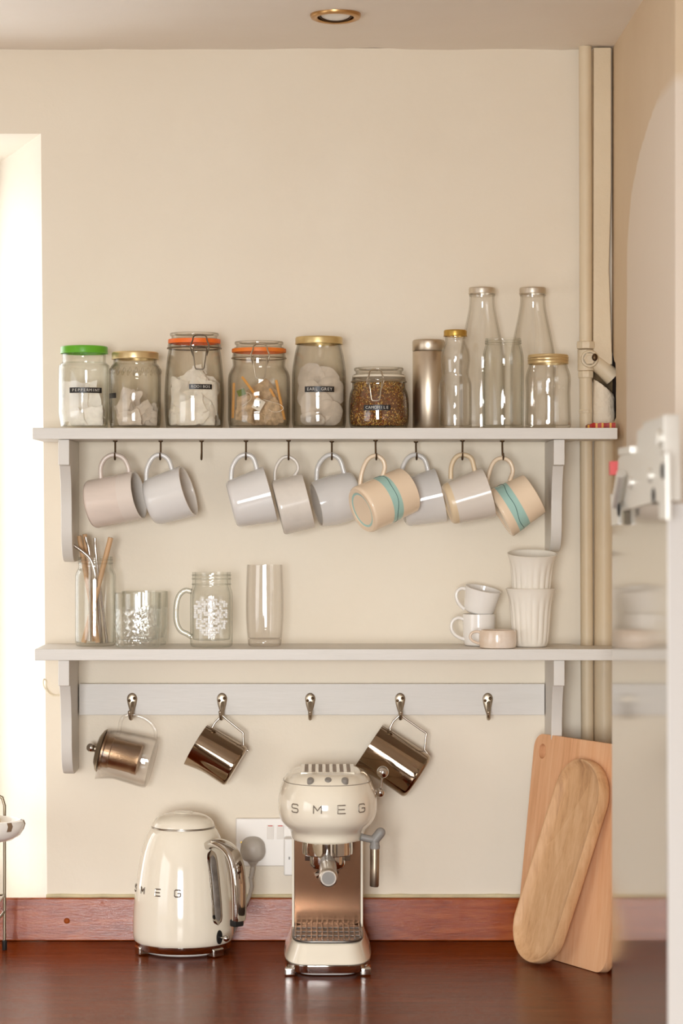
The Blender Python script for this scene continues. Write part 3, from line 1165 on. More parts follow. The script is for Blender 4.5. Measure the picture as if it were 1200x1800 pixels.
def pressed(o, cx, Y, Rin, zfloor):
    """press an unlinked-mesh bag against the inside of its jar"""
    M = Matrix.Translation(o.location) @ o.rotation_euler.to_matrix().to_4x4() @ Matrix.Diagonal((*o.scale, 1))
    Mi = M.inverted()
    c = Vector((XW(cx, Y), Y, 0))
    for v in o.data.vertices:
        p = M @ v.co
        d = Vector((p.x - c.x, p.y - c.y, 0))
        if d.length > Rin:
            d = d.normalized() * (Rin - .15 * min(.01, d.length - Rin))
        p = Vector((c.x + d.x, c.y + d.y, max(p.z, zfloor + .0004 * abs(noise.noise(p * 90)))))
        v.co = Mi @ p


def place_bags(spec, name, mats, label, group, cx, Y, w, h, bulge, crump, seed0, rnd=False, nvar=3, Rin=.04):
    protos, clean = [], []
    for i, (dx, dy, y_px, rz, tilt, yaw, sc) in enumerate(spec):
        if i < nvar:
            o = pillow(w, h, bulge, seed0 + i * 1.7, crump, 8, rnd).build(name, mats, ang=28)
            tag(o, label, 'tea bag', group)
            protos.append(o)
        else:
            o = protos[i % nvar].copy()
            o.data = clean[i % nvar].copy()
            COL.objects.link(o)
        if i < nvar:
            clean.append(o.data.copy())
        o.rotation_euler = (math.radians(tilt), math.radians(rz), math.radians(yaw))
        o.scale = (sc, sc, sc)
        o.location = (XW(cx + dx, Y), Y + dy, ZW(y_px, Y))
        pressed(o, cx, Y, Rin, ZU + .0062)


# each row: px offset, depth offset, centre height px, roll, lean, yaw, size
place_bags([(-17, -.016, 708, 6, 6, 15, 1.12), (4, .006, 706, -10, 10, -8, 1.1), (14, -.018, 735, 78, 20, 10, .8), (20, .014, 732, 40, -12, 20, .8), (-6, .022, 735, 20, -14, 0, .9), (-12, -.024, 737, -20, 25, -15, .62)],
           'tea_bag', 'tea_paper', 'white paper tea bag in the green-lidded jar', 'tea bags in the green-lidded jar', 148, YJ, .046, .062, .0028, .0045, 1, Rin=.0405)
place_bags([(-10, -.016, 712, 12, 8, 20, 1), (2, -.008, 718, -24, 10, 65, .9), (-4, .006, 716, 6, 6, 70, .95), (12, -.012, 728, 55, 8, 30, .85), (18, .008, 730, 76, 12, 20, .9), (-16, .014, 728, -20, -8, 10, .9), (24, -.006, 738, 84, 18, 0, .7), (-8, -.024, 738, 80, 15, 0, .8)],
           'tea_bag', 'tea_paper_grey', 'crumpled greyish tea bag in the squat gold-lidded jar', 'tea bags in the squat gold-lidded jar', 237.5, YJ, .036, .052, .003, .0055, 11, Rin=.0415)
place_bags([(-24, -.020, 700, 8, 8, 20, 1), (4, -.012, 683, -38, 6, 5, 1), (26, -.018, 698, 6, 4, -15, 1), (-4, -.032, 728, 62, 12, 0, .95), (22, -.028, 728, -50, 8, -20, .9), (-24, -.020, 735, 30, 14, 25, .8),
            (-14, .012, 690, -14, -6, 0, 1), (16, .014, 690, 24, -4, 0, 1), (-20, .016, 728, 50, -8, 10, 1), (14, .018, 730, -30, -8, -10, 1), (0, .004, 712, 85, 4, 0, 1), (0, -.004, 668, 60, 10, 0, .75)],
           'tea_bag', 'tea_paper', 'large folded white tea bag in the tall orange-sealed jar', 'tea bags in the tall orange-sealed jar', 341.5, YJ, .05, .062, .0032, .007, 23, Rin=.0465)
place_bags([(-2, .020, 690, 0, 0, 6, 1), (-14, .010, 664, 8, -4, -25, .95), (8, .003, 672, 0, -3, 10, 1.06), (20, -.004, 690, 0, 2, 16, 1.0), (-16, -.006, 695, 0, -2, -30, .95), (-4, -.018, 715, 0, 6, 3, 1.05), (16, -.014, 728, 0, 24, 14, .95), (-12, -.028, 738, 0, 55, -14, .8), (10, .006, 738, 0, 70, 8, .9)],
           'round_tea_bag', ['tea_paper_grey'], 'round grey-white tea bag in the tall gold-lidded jar', 'round tea bags in the tall gold-lidded jar', 560.5, YJ, .056, .056, .0022, .0028, 41, True, Rin=.0435)


def rod(a, b, w, d, name, mat, label, cat, group=None):
    a, b = Vector(a), Vector(b)
    z = (b - a).normalized()
    x = Vector((1, 0, 0)) - z * z.x
    x.normalize()
    m = MB()
    m.box((-w / 2, -d / 2, 0), (w / 2, d / 2, (b - a).length), axes(a, x, z.cross(x), z))
    return single(m, name, mat, a, label, cat, group, bevel=.0006)


sticks = [((409, 735), (411, 673), -.115, 'honey-coloured flat stick standing at the left side of the square jar'),
          ((425, 662), (455, 703), -.118, 'honey-coloured flat stick slanting across the top of the square jar'),
          ((485, 668), (500, 738), -.112, 'honey-coloured flat stick at the right side of the square jar'),
          ((474, 683), (492, 715), -.095, 'short darker stick leaning behind the right stick in the square jar')]
for (a, b, Y, lb) in sticks:
    rod(W(*a, Y), W(*b, Y - .004), .0045, .0018, 'wooden_stick', 'honey_stick', lb, 'stick', 'sticks in the square jar')
for i, (dx, dy, yy, rz, tl, yw, sc, lb) in enumerate([(-22, -.02, 716, 14, 10, 20, 1, 'beige mesh tea bag at the left of the square jar'), (2, .0, 728, 70, 25, 0, 1, 'beige mesh tea bag lying on the bottom of the square jar'), (24, -.012, 727, -30, 10, -15, .9, 'beige mesh tea bag at the right of the square jar'), (8, .02, 700, -30, -8, 0, 1.1, 'beige mesh tea bag standing at the back of the square jar')]):
    o = pillow(.042, .05, .006, 60 + i * 2.3, .006).build('mesh_tea_bag', 'mesh_bag', ang=30)
    tag(o, lb, 'tea bag', 'mesh tea bags in the square jar')
    o.rotation_euler = (math.radians(tl), math.radians(rz), math.radians(yw))
    o.scale = (sc,) * 3
    o.location = (XW(455 + dx, YJ), YJ + dy, ZW(yy, YJ))
    pressed(o, 455, YJ, .047, ZU + .0062)


def tea_tag(px, py, w, h, rz, Y, mat, label, spts, mark):
    c = W(px, py, Y)
    r = thing('tea_tag', label, 'tea tag', c)
    m = MB()
    R = T(*c) @ Matrix.Rotation(math.radians(rz), 4, 'Y')
    m.box((-w / 2, -.0003, -h / 2), (w / 2, .0003, h / 2), R)
    m.build('paper_tag', mat, r)
    if mark:
        m = MB()
        m.box((-.0012, -.0007, -h * .3), (.0012, -.0003, h * .3), R)
        m.build('printed_mark', 'joint_grey', r)
    m = MB()
    m.tube(catmull([W(a, b, Y + q) for a, b, q in spts], 5), .0005, 6)
    m.build('string', 'string', r)


tea_tag(454, 711, .017, .020, 30, -.136, 'tag_white', 'square white tea tag with string in the square jar', [(462, 702, 0), (475, 706, .002), (490, 710, .003), (498, 717, .003), (492, 723, .002), (480, 724, .001), (472, 720, 0)], True)
tea_tag(424, 690, .014, .011, -20, -.13, 'tag_green', 'small green tea tag at upper left of the square jar', [(431, 689, 0), (440, 693, .002), (441, 701, .003), (434, 708, .003), (426, 713, .004)], False)

# camomile: a filling nobody could count
m = MB()
sJ = s6
fill = [(0, 0), (42, 749.5), (48, 746), (49.7, 738), (50, 728), (49.6, 708), (47.5, 694), (44, 685), (43.3, 680), (42.5, 675), (30, 672), (0, 671)]
pr = [(0 if a == 0 else a * sJ, (755 - b) * sJ) for a, b in fill]
pr[0] = (0, .0056)
pd = [pr[0]] + dense(pr[1:-1], 3) + [pr[-1]]
m.lathe(pd, 64, T(x6, YJ, ZB), lambda a, r, z: r * (1 + .012 * noise.noise((a * 9, z * 400, 0))))
rng = random.Random(3)
for k in range(3200):
    i = rng.randrange(1, len(pd) - 1)
    (ra, za), (rb, zb_) = pd[i], pd[i + 1] if i + 1 < len(pd) else pd[i]
    t = rng.random()
    rr, zz = ra + (rb - ra) * t + .0002, za + (zb_ - za) * t
    a = rng.uniform(PI, 2 * PI) if rng.random() < .85 else rng.uniform(0, PI)
    c = Vector((x6 + rr * math.cos(a), YJ + rr * math.sin(a), ZB + zz))
    e = rng.uniform(.0008, .0021)
    d1 = Vector((rng.gauss(0, 1), rng.gauss(0, 1), rng.gauss(0, 1))).normalized()
    nrm = Vector((math.cos(a), math.sin(a), 0))
    d1 = (d1 - nrm * d1.dot(nrm) * .7).normalized()
    d2 = nrm.cross(d1).normalized()
    m.mi = rng.choice((1, 1, 1, 2, 3, 4, 4, 5, 0))
    v = [m.bm.verts.new(c + d1 * e), m.bm.verts.new(c + d2 * e * .6), m.bm.verts.new(c - d1 * e), m.bm.verts.new(c - d2 * e * .6), m.bm.verts.new(c + nrm * e * .35)]
    for q in range(4):
        m._f([v[q], v[(q + 1) % 4], v[4]])
cam_o = m.build('loose_tea', ['flake_brown', 'flake_gold', 'flake_brown', 'flake_rust', 'flake_straw', 'flake_green'], recalc=False, ang=20)
tag(cam_o, 'golden brown loose dried camomile filling the low clip-top jar', 'loose tea', kind='stuff')


# ================================================================== MUGS
def mug(i, label, bot, rim, D0, D1, yaw, style, handle, th=.0035, hr=.0042, round_b=.012, belly=0.0, lean=0.0):
    """bot, rim: px of the end centres; D0, D1 px diameters; yaw > 0 turns the opening to the viewer"""
    px, Y = HOOKS[i]
    a, b = W(*bot, Y), W(*rim, Y)
    d = b - a
    L = d.length / math.cos(math.radians(yaw))
    y = math.radians(yaw)
    z = Vector((d.x * math.cos(y), -d.length * math.sin(y), d.z * math.cos(y))) / d.length
    z.normalize()
    c = (a + b) / 2
    o = c - z * L / 2
    xx = (Vector((0, 0, 1)) - z * z.z).normalized()
    M = axes(o, xx, z.cross(xx), z)
    r = thing('mug', label, 'mug', o, 'mugs hanging under the upper shelf')
    s = (CD + Y) / F
    r0, r1 = D0 * s / 2, D1 * s / 2
    prof = [(0, .0016), (r0 * .66, .0016), (r0 * .75, .0012), (r0 * .78, 0), (r0 * .82 if round_b > .006 else r0 - .003, 0)]
    for k in range(1, 7):
        q = k / 6 * PI / 2
        prof.append((r0 - round_b + (round_b * math.sin(q)) if round_b <= .006 else r0 * .82 + r0 * .18 * math.sin(q), round_b * (1 - math.cos(q))))
    n = 18
    for k in range(1, n + 1):
        t = k / n
        zz = round_b + (L - round_b) * t
        prof.append((r0 + (r1 - r0) * t + belly * math.sin(PI * t), zz))
    outer_n = len(prof)
    prof.append((r1 - th * .3, L + .0008))
    prof.append((r1 - th * .8, L + .0004))
    for k in range(n, -1, -1):
        t = k / n
        zz = max(round_b + (L - round_b) * t, .006)
        prof.append((r0 + (r1 - r0) * t + belly * math.sin(PI * t) - th, min(zz, L - .001)))
    prof += [(r0 * .6, .0055), (0, .0055)]
    mis = []
    for k in range(len(prof) - 1):
        zz = (prof[k][1] + prof[k + 1][1]) / 2 / L
        outer = k < outer_n - 1
        mi = 0
        if not outer:
            mi = 1
        if k == 1 and 'foot' in style:
            mi = style['foot']
        for (lo_, hi_, q) in style.get('bands', []):
            if outer and lo_ <= zz <= hi_:
                mi = q
        mis.append(mi)
    m = MB()
    m.lathe(prof, 56, M, None, mis)
    m.build('mug_body', style['mats'], r)
    m = MB()
    m.mi = 0
    hp = catmull([W(hx, hy, Y) for hx, hy in handle], 6)
    m.tube(hp, hr, 12, flat=1.35)
    m.build('handle', style['mats'][style.get('handle', 0)], r)
    if style.get('line'):
        m = MB()
        pts = []
        z0 = style['line'] * L
        for k in range(49):
            ang = 2 * PI * k / 48
            zz = z0 + .0035 * math.sin(ang * 1.5 + 1) + .0015 * math.sin(ang * 5)
            t = (zz - round_b) / (L - round_b)
            rr = r0 + (r1 - r0) * t + belly * math.sin(PI * max(0, min(1, t))) + .0001
            pts.append(M @ Vector((rr * math.cos(ang), rr * math.sin(ang), zz)))
        m.tube(pts[:-1], .0005, 6, closed=True)
        m.build('painted_line', 'mug_line', r)
    return r


G = dict(mats=['mug_grey', 'mug_grey_inside'])
PINK = dict(mats=['mug_pink', 'mug_grey_inside', 'mug_pink_band'], bands=[(.70, 1.1, 2)])
SPK = dict(mats=['mug_speckle', 'mug_grey_inside'])
PEA = dict(mats=['mug_peach', 'mug_peach', 'mug_turquoise'], bands=[(.42, .66, 2)], line=.55, foot=2)
PEB = dict(mats=['mug_peach', 'mug_peach', 'mug_turquoise'], bands=[(.24, .52, 2)], line=.37)
CRM = dict(mats=['mug_cream', 'mug_grey_inside', 'mug_tan'], bands=[(-.1, .15, 2)], handle=2)
mug(0, 'pinkish beige mug with a paler rim band, leftmost hanging mug', (159, 887), (244, 870), 86, 86, 12, PINK, [(178, 846), (177, 822), (185, 806), (200, 799.5), (216, 805), (225, 820), (228, 840)], round_b=.006)
mug(1, 'pale grey mug hanging just left of the empty hook', (263, 884), (331, 863), 86, 92, 10, G, [(257, 852), (258, 825), (268, 805), (282, 799.5), (296, 808), (303, 828)], round_b=.02)
mug(3, 'pale grey mug hanging right of the empty hook', (406, 887), (474, 869), 86, 101, -3, G, [(406, 848), (408, 822), (419, 804), (434, 799.5), (446, 807), (453, 832)], round_b=.012)
mug(4, 'short wide speckled off-white mug hung by a thin looped handle', (488, 893), (541, 880), 98, 98, -2, SPK, [(483, 850), (484, 825), (494, 807), (507, 803), (519, 810), (524, 823), (518, 835), (507, 846)], hr=.003, round_b=.005)
mug(5, 'pale grey mug with its dark opening facing left', (628, 868), (556, 887), 84, 80, 10, G, [(556, 848), (558, 822), (569, 805), (583, 799.5), (597, 808), (605, 832)], round_b=.014, belly=.003)
mug(6, 'peach mug with turquoise stripe, its base turned to the front', (635, 897), (714, 862), 86, 84, -25, PEA, [(632, 858), (636, 830), (646, 808), (660, 801), (672, 808), (676, 822), (670, 842)], hr=.0038, round_b=.006)
mug(7, 'pale grey mug half hidden behind the peach mug', (705, 886), (773, 870), 84, 97, -3, G, [(705, 840), (708, 820), (718, 804), (732, 799.5), (746, 808), (753, 830)], round_b=.012)
mug(8, 'cream mug with bare tan base band and tan handle', (785, 887), (857, 866), 74, 91, -4, CRM, [(792, 842), (793, 820), (801, 804), (814, 799.5), (828, 806), (835, 830)], round_b=.008)
mug(9, 'peach mug with turquoise stripe, rightmost hanging mug', (877, 904), (938, 868), 92, 78, -2, PEB, [(856, 862), (858, 836), (868, 812), (883, 805), (896, 812), (901, 828), (895, 846)], hr=.0038, round_b=.004)

# ================================================================== LOWER SHELF
ZB2 = ZL + .0003

def shelfz(Y):
    return VY + (ZC - ZL) * F / (CD + Y)


# straw jar
Yq = -.075
b0 = shelfz(Yq)
sj, xq, sq_, _ = jar('glass_jar', 'square-shouldered open glass jar holding straws on lower shelf', 168, Yq, ZB2,
                     [(31, b0), (34, b0 - 2), (35.5, b0 - 12), (35.7, 1080), (35.7, 1020), (34, 1007), (30, 999), (29.5, 993), (30.5, 989), (29.5, 985), (30, 981), (29.5, 979)], 'clear_glass_cool', fx=sqz(2.15, .115, .138))
for yy in (984, 990):
    ring(sj, 'thread', 'clear_glass_cool', xq, Yq, ZW(yy, Yq), .030, .0009)


def straw(pts, r, mat, label, hole=True):
    p = [W(a, b, Yq + d) for a, b, d in pts]
    root = thing('drinking_straw', label, 'straw', p[-1], 'straws in the glass jar')
    m = MB()
    q = catmull(p, 6) if len(p) > 2 else p
    m.tube(q, r, 14)
    m.build('straw_tube', mat, root)
    d = (q[0] - q[1]).normalized()
    m = MB()
    m.tube([q[0] - d * .0005, q[0] + d * .0004], r * .72, 12)
    m.build('straw_mouth', 'straw_hole', root)


zb_ = b0 - 6
straw([(139, 942, .010), (172, zb_, -.002)], .0042, 'bamboo', 'tan bamboo straw, leftmost, leaning from upper left')
straw([(149, 939, .021), (166, zb_ - 2, .016)], .0040, 'bamboo', 'tan bamboo straw standing behind the steel straws')
straw([(194.5, 945, -.008), (147, zb_, -.012)], .0047, 'bamboo', 'thick tan bamboo straw leaning to the right')
straw([(115, 949, -.012), (148, 972, -.014), (162, 990, -.014), (170, 1030, -.012), (178, zb_, .012)], .0030, 'straw_steel', 'bent steel straw pointing out to the left')
straw([(150.5, 944, -.006), (158, 985, -.006), (158, zb_ - 2, -.022)], .0028, 'straw_steel', 'straight steel straw between the bamboo straws')
straw([(167, 946, .0), (170, 985, .0), (188, zb_, .012)], .0028, 'straw_steel', 'straight steel straw nearest the middle of the jar')

# cut glass tumblers
for cx, Y, lb in ((242, -.130, 'cut-glass tumbler at the shelf front beside the straw jar'), (254.5, -.044, 'cut-glass tumbler mostly hidden behind the front tumbler')):
    b0 = shelfz(Y)
    s = (CD + Y) / F
    x = XW(cx, Y)
    r = thing('tumbler', lb, 'glass', (x, Y, ZB2), 'cut-glass tumblers')
    m = MB()
    outer = [(0, 0), (.034, 0), (.0375, .0015), (.0388, .008), (.0402, .03), (.0408, .068), (.041, .0948)]
    m.lathe(dense(outer[1:6], 8) + [(.0408, .068), (.0382, .068), (.037, .03), (.034, .014), (.02, .011), (0, .011)], 96, T(x, Y, ZB2), lambda a, q, z: q - (.0019 * (abs(math.sin(a * 7 + z * 210)) * abs(math.sin(a * 7 - z * 210))) ** .7 if q > .0372 and .004 < z < .066 else 0))
    m.build('cut_body', 'cut_glass', r, ang=20)
    m = MB()
    m.lathe([(.0408, .068), (.041, .0945), (.0402, .0952), (.0392, .0945), (.0382, .068)], 64, T(x, Y, ZB2))
    m.build('rim_band', 'clear_glass_cool', r)

# handled mason mug
Yh = -.10
b0 = shelfz(Yh)
mj, xm, sm, _ = jar('mason_jar_mug', 'embossed glass jar mug with handle and screw thread', 371.5, Yh, ZB2,
                    [(33, b0), (36, b0 - 2), (37.3, b0 - 10), (37.5, 1090), (37.5, 1050), (36.5, 1040), (34.5, 1034), (33.5, 1030), (34, 1026), (33.5, 1022), (34, 1016), (33.5, 1012), (33.8, 1006)], 'clear_glass_cool', th=.004, floor=.012, fx=sqz(2.3, .08, .1), cat='jar mug')
for yy in (1011, 1017.5, 1027):
    ring(mj, 'thread', 'clear_glass_cool', xm, Yh, ZW(yy, Yh), .0340, .0011)
m = MB()
hp = catmull([W(a, b, Yh) for a, b in [(337, 1040), (325, 1038), (314, 1048), (309.5, 1068), (310, 1092), (317, 1108), (328, 1114), (337, 1120)]], 5)
m.tube(hp, .0046, 12)
m.build('handle', 'thick_glass', mj)
m = MB()                                   # embossed shield on the front
cz = ZW(1085, Yh - .037)
for j in range(19):
    for i in range(17):
        u, v = (i - 8) / 8 * .027, (j - 9) / 9 * .034
        lim = .027 * (1 if v > -.01 else max(0, 1 - ((-v - .01) / .026) ** 2)) if v < .026 else .027 * max(0, 1 - (v - .026) / .009)
        if abs(u) <= lim and noise.noise((u * 260, v * 260, 1.7)) > -.12:
            yy = Yh - .0374 * (1 - (abs(u) / .0374) ** 2.3) ** (1 / 2.3)
            q = .0019 + .0009 * noise.noise((u * 400, v * 400, 5.0))
            m.sphere((xm + u + .0008 * noise.noise((v * 300, u * 300, 0)), yy - .0003, cz + v), q, 8, 6, (1.25, .6, 1.25))
m.build('embossed_shield', 'white_sparkle_glass', mj)

# highball
Yg = -.075
b0 = shelfz(Yg)
hb, xh, sh, _ = jar('highball_glass', 'tall plain highball glass with thick base', 465, Yg, ZB2,
                    [(26, b0), (28.5, b0 - 1.5), (29.8, b0 - 10), (32, 1100), (33, 1070), (32.5, 1035), (31, 993)], 'fine_glass', th=.0016, floor=.013, cat='glass')
m = MB(); m.lathe([(0, .001), (.0275, .001), (.0285, .004), (.0287, .010), (.027, .0125), (0, .0128)], 48, T(xh, Yg, ZB2)); m.build('thick_base', 'fine_glass', hb)


# espresso cups
def cup(name, label, M, prof, mat, handle, cat='cup', group=None, sub=None, hr=.0032, inner=.003, fx=None, seg=56):
    r = thing(name, label, cat, M.translation.copy(), group)
    m = MB()
    outer = [(0, .001)] + dense(prof, 3)
    top = outer[-1]
    inn = [(max(a - inner, .0005), b) for a, b in outer[1:][::-1] if b > .004]
    m.lathe(outer + [(top[0] - inner * .5, top[1] + .0008)] + inn + [(inn[-1][0] * .9, .0035), (0, .0035)], seg, M, fx)
    m.build('cup_body', mat, r)
    if handle:
        m = MB()
        m.tube(catmull(handle, 6), hr, 12, flat=1.3)
        m.build('handle', mat, r)
    return r


Yc = -.072
s = (CD + Yc) / F
xc = XW(841.5, Yc)
cup('espresso_cup', 'small white cup at the bottom of the stacked pair', T(xc, Yc, ZB2), [(.020, 0), (.0245, .001), (.0268, .006), (.0282, .02), (.0288, .04), (.0290, .0555)], 'white_ceramic',
    [W(a, b, Yc - .004) for a, b in [(816, 1089), (805, 1086), (795, 1092), (793, 1104), (798, 1114), (808, 1121), (818, 1124)]], group='stacked white cups')
b0 = shelfz(Yc)
# the upper one sits tilted in the mouth of the lower one
o = Vector((XW(842, Yc), Yc, ZB2 + .0555 - .0008))
zax = Vector((.20, -.16, 1)).normalized()
xax = (Vector((1, 0, 0)) - zax * zax.x).normalized()
o += Vector((-.002, .003, .0012))
cup('espresso_cup', 'small white cup tilted on top of the stacked pair', axes(o, xax, zax.cross(xax), zax), [(.021, 0.002), (.0245, .004), (.027, .009), (.0292, .022), (.0312, .038), (.0325, .046)], 'white_ceramic',
    [W(a, b, Yc - .004) for a, b in [(821, 1036), (811, 1034), (803, 1040), (802, 1051), (807, 1062), (816, 1071)]], group='stacked white cups')
Yr = -.144
xr_ = XW(874.5, Yr)
cup('handled_ramekin', 'low off-white stoneware cup with small loop handle', T(xr_, Yr, ZB2), [(.027, 0), (.0305, .0008), (.0318, .004), (.0325, .012), (.0322, .022), (.0315, .0285), (.0308, .0305)], 'stoneware',
    [W(a, b, Yr) for a, b in [(846, 1113), (838, 1110), (829, 1113), (826, 1120), (830, 1126), (838, 1130), (845, 1131)]], 'cup', hr=.0024)
# fluted latte cups
Yf = -.102


def flute(a, r, z):
    k = min(1, max(0, (z - .002) / .01)) * min(1, max(0, (.094 - z) / .025))
    return r * (1 + .05 * k * (abs(math.cos(a * 9)) - .6))


LAT = [(.0245, 0), (.0275, .0008), (.0292, .004), (.0312, .012), (.0335, .035), (.0352, .06), (.0375, .08), (.0415, .095), (.0442, .1015)]
xf = XW(932.5, Yf)
cup('fluted_cup', 'tall fluted white cup at the bottom of the stacked pair on lower shelf', T(xf, Yf, ZB2), LAT, 'white_ceramic_warm', None, group='fluted white cups', inner=.0026, fx=flute, seg=108)
zax = Vector((.01, -.145, 1)).normalized()
xax = (Vector((1, 0, 0)) - zax * zax.x).normalized()
cup('fluted_cup', 'tall fluted white cup stacked inside the lower fluted cup', axes(Vector((xf + .001, Yf + .006, ZB2 + .0625)), xax, zax.cross(xax), zax), LAT, 'white_ceramic_warm', None, group='fluted white cups', inner=.0026, fx=flute, seg=108)

# ================================================================== HANGING METALWARE
def frame_px(a_px, b_px, Y, yaw=0):
    """origin at a, z axis to b, x axis upwards"""
    a, b = W(*a_px, Y), W(*b_px, Y)
    d = b - a
    y = math.radians(yaw)
    L = d.length / math.cos(y)
    z = Vector((d.x * math.cos(y), -d.length * math.sin(y), d.z * math.cos(y))).normalized()
    x = (Vector((0, 0, 1)) - z * z.z).normalized()
    return axes((a + b) / 2 - z * L / 2, x, z.cross(x), z), L


def pitcher(label, rim, base, Y, D0, D1, handle, spout):
    M, L = frame_px(rim, base, Y, 4)
    s = (CD + Y) / F
    r0, r1 = D0 * s / 2, D1 * s / 2
    r = thing('milk_pitcher', label, 'pitcher', M @ Vector((0, 0, L)), 'steel milk pitchers on the hook rail')

    def fx(a, q, z):
        # spout on the side away from the handle (angle pi), only towards the rim
        k = max(0, math.cos(a - PI)) ** 14 * max(0, 1 - z / (L * .55)) ** 1.6
        return q + spout * k
    m = MB()
    n = 16
    th = .0012
    prof = []
    for k in range(n + 1):
        t = k / n
        prof.append((r0 + (r1 - r0) * t ** .8, L * t * .93))
    for k in range(1, 7):
        q = k / 6 * PI / 2
        prof.append((r1 - .07 * L * (1 - math.cos(q)), L * .93 + .07 * L * math.sin(q)))
    prof.append((0, L))
    inn = [(a - th, b) for a, b in prof[:n + 1]][::-1]
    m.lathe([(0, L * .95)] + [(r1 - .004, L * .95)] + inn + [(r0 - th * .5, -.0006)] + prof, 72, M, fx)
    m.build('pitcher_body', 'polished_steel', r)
    m = MB()
    pts = [W(a, b, Y) for a, b in handle]
    q = []
    for i in range(len(pts)):
        if 0 < i < len(pts) - 1:
            q += [pts[i] * .8 + pts[i - 1] * .2, pts[i], pts[i] * .8 + pts[i + 1] * .2]
        else:
            q.append(pts[i])
    m.tube(catmull(q, 4), .0019, 10)
    m.build('handle', 'steel', r)
    return r


YP = -.0485
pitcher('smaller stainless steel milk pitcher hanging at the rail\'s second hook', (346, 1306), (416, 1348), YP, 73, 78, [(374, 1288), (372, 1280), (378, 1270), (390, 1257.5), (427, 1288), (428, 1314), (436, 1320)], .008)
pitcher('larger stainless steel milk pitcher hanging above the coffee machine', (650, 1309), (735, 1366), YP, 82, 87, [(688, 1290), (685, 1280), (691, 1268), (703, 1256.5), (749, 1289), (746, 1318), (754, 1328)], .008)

# glass teapot
YT = -.0485
M, L = frame_px((166, 1316), (268, 1342), YT, 2)
s = (CD + YT) / F
tp = thing('glass_teapot', 'clear glass teapot with metal infuser hanging sideways from the first hook', 'teapot', M @ Vector((0, 0, L)))
R = 45 * s
z0 = .014
m = MB()
prof = [(R * .80, z0), (R * .84, z0 + .006), (R * .93, z0 + .02), (R * .985, L - .03), (R, L - .012), (R * .97, L - .003), (R * .88, L), (0, L)]
prof2 = dense(prof[:-1], 3) + [(0, L)]
inn = [(0, L - .003)] + [(a - .0018, b) for a, b in dense(prof[:-2], 3)[::-1]]


def tspout(a, q, z):
    k = max(0, math.cos(a - PI)) ** 22 * max(0, 1 - (z - z0) / .03) ** 1.3
    return q + .016 * k


m.lathe(inn + prof2, 72, M, tspout)
m.build('glass_body', 'fine_glass', tp)
m = MB()
m.lathe([(0, 0), (.006, 0), (.0062, .003), (R * .55, .0045), (R * .80, .010), (R * .86, z0 - .0005), (R * .76, z0 - .0005), (R * .74, .012), (0, .008)], 56, M)
lidp = m.build('lid', 'satin_nickel', tp)
m = MB()
m.sphere(M @ Vector((0, 0, -.0065)), .0082, 20, 12)
m.tube([M @ Vector((0, 0, -.003)), M @ Vector((0, 0, .004))], .0035, 12)
m.build('knob', 'chrome', lidp)
m = MB()
Ri = 26 * s
m.lathe([(0, z0 + .001), (R * .76, z0 + .001), (R * .76, z0 + .004), (Ri * 1.06, z0 + .006), (Ri * 1.06, z0 + .016), (Ri, z0 + .017), (Ri, z0 + .058), (Ri * 1.03, z0 + .059), (Ri * 1.03, z0 + .068), (0, z0 + .068)], 48, M)
m.build('infuser', 'bronze_mesh', tp)
m = MB()
m.tube(catmull([W(a, b, YT) for a, b in [(207, 1292), (210, 1282), (213, 1266), (221, 1258), (234, 1257), (252, 1262), (266, 1272), (273, 1284), (274, 1300)]], 5), .0032, 12, flat=1.2)
m.build('handle', 'fine_glass', tp)

# cable loop beside the lower bracket
m = MB()
m.tube(catmull([W(a, b, Y) for a, b, Y in [(106, 1220, -.012), (98, 1223, -.015), (88, 1221, -.018), (80, 1212, -.018), (76, 1202, -.016), (77, 1194, -.010), (81, 1197, -.006), (81, 1206, -.004), (86, 1216, -.004), (96, 1222, -.004), (108, 1222, -.004)]], 6), .0012, 8)
single(m, 'cable_loop', 'cable_cream', W(106, 1222, -.01), 'thin cream cable loop sticking out left of the lower bracket', 'cable')


# ================================================================== PIPES IN THE CORNER
YPp = -.026
xp = XW(1029, YPp)
pipe = thing('water_pipe', 'cream-painted slim pipe with valve joint running up the corner', 'pipe', (xp, YPp, .9))
m = MB()
m.tube([Vector((xp - .001, YPp, ZCEIL - .002)), Vector((xp, YPp, 2.2)), Vector((xp, YPp, ZW(612, YPp)))], .0112, 20)
m.tube([Vector((xp, YPp, ZW(660, YPp))), Vector((xp + .001, YPp, ZU - .12)), Vector((xp + .004, YPp, SILL + .002))], .0112, 20)
m.build('pipe_run', 'pipe_paint', pipe)
def collar(ya, yb, r):
    za, zb2 = ZW(yb, YPp), ZW(ya, YPp)
    m = MB()
    m.lathe([(.0112, za), (r, za + .0008), (r + .0006, (za + zb2) / 2), (r, zb2 - .0008), (.0112, zb2)], 8, T(xp, YPp, 0) @ Matrix.Rotation(.3, 4, 'Z'))
    m.build('collar', 'pipe_paint', pipe, bevel=.001)


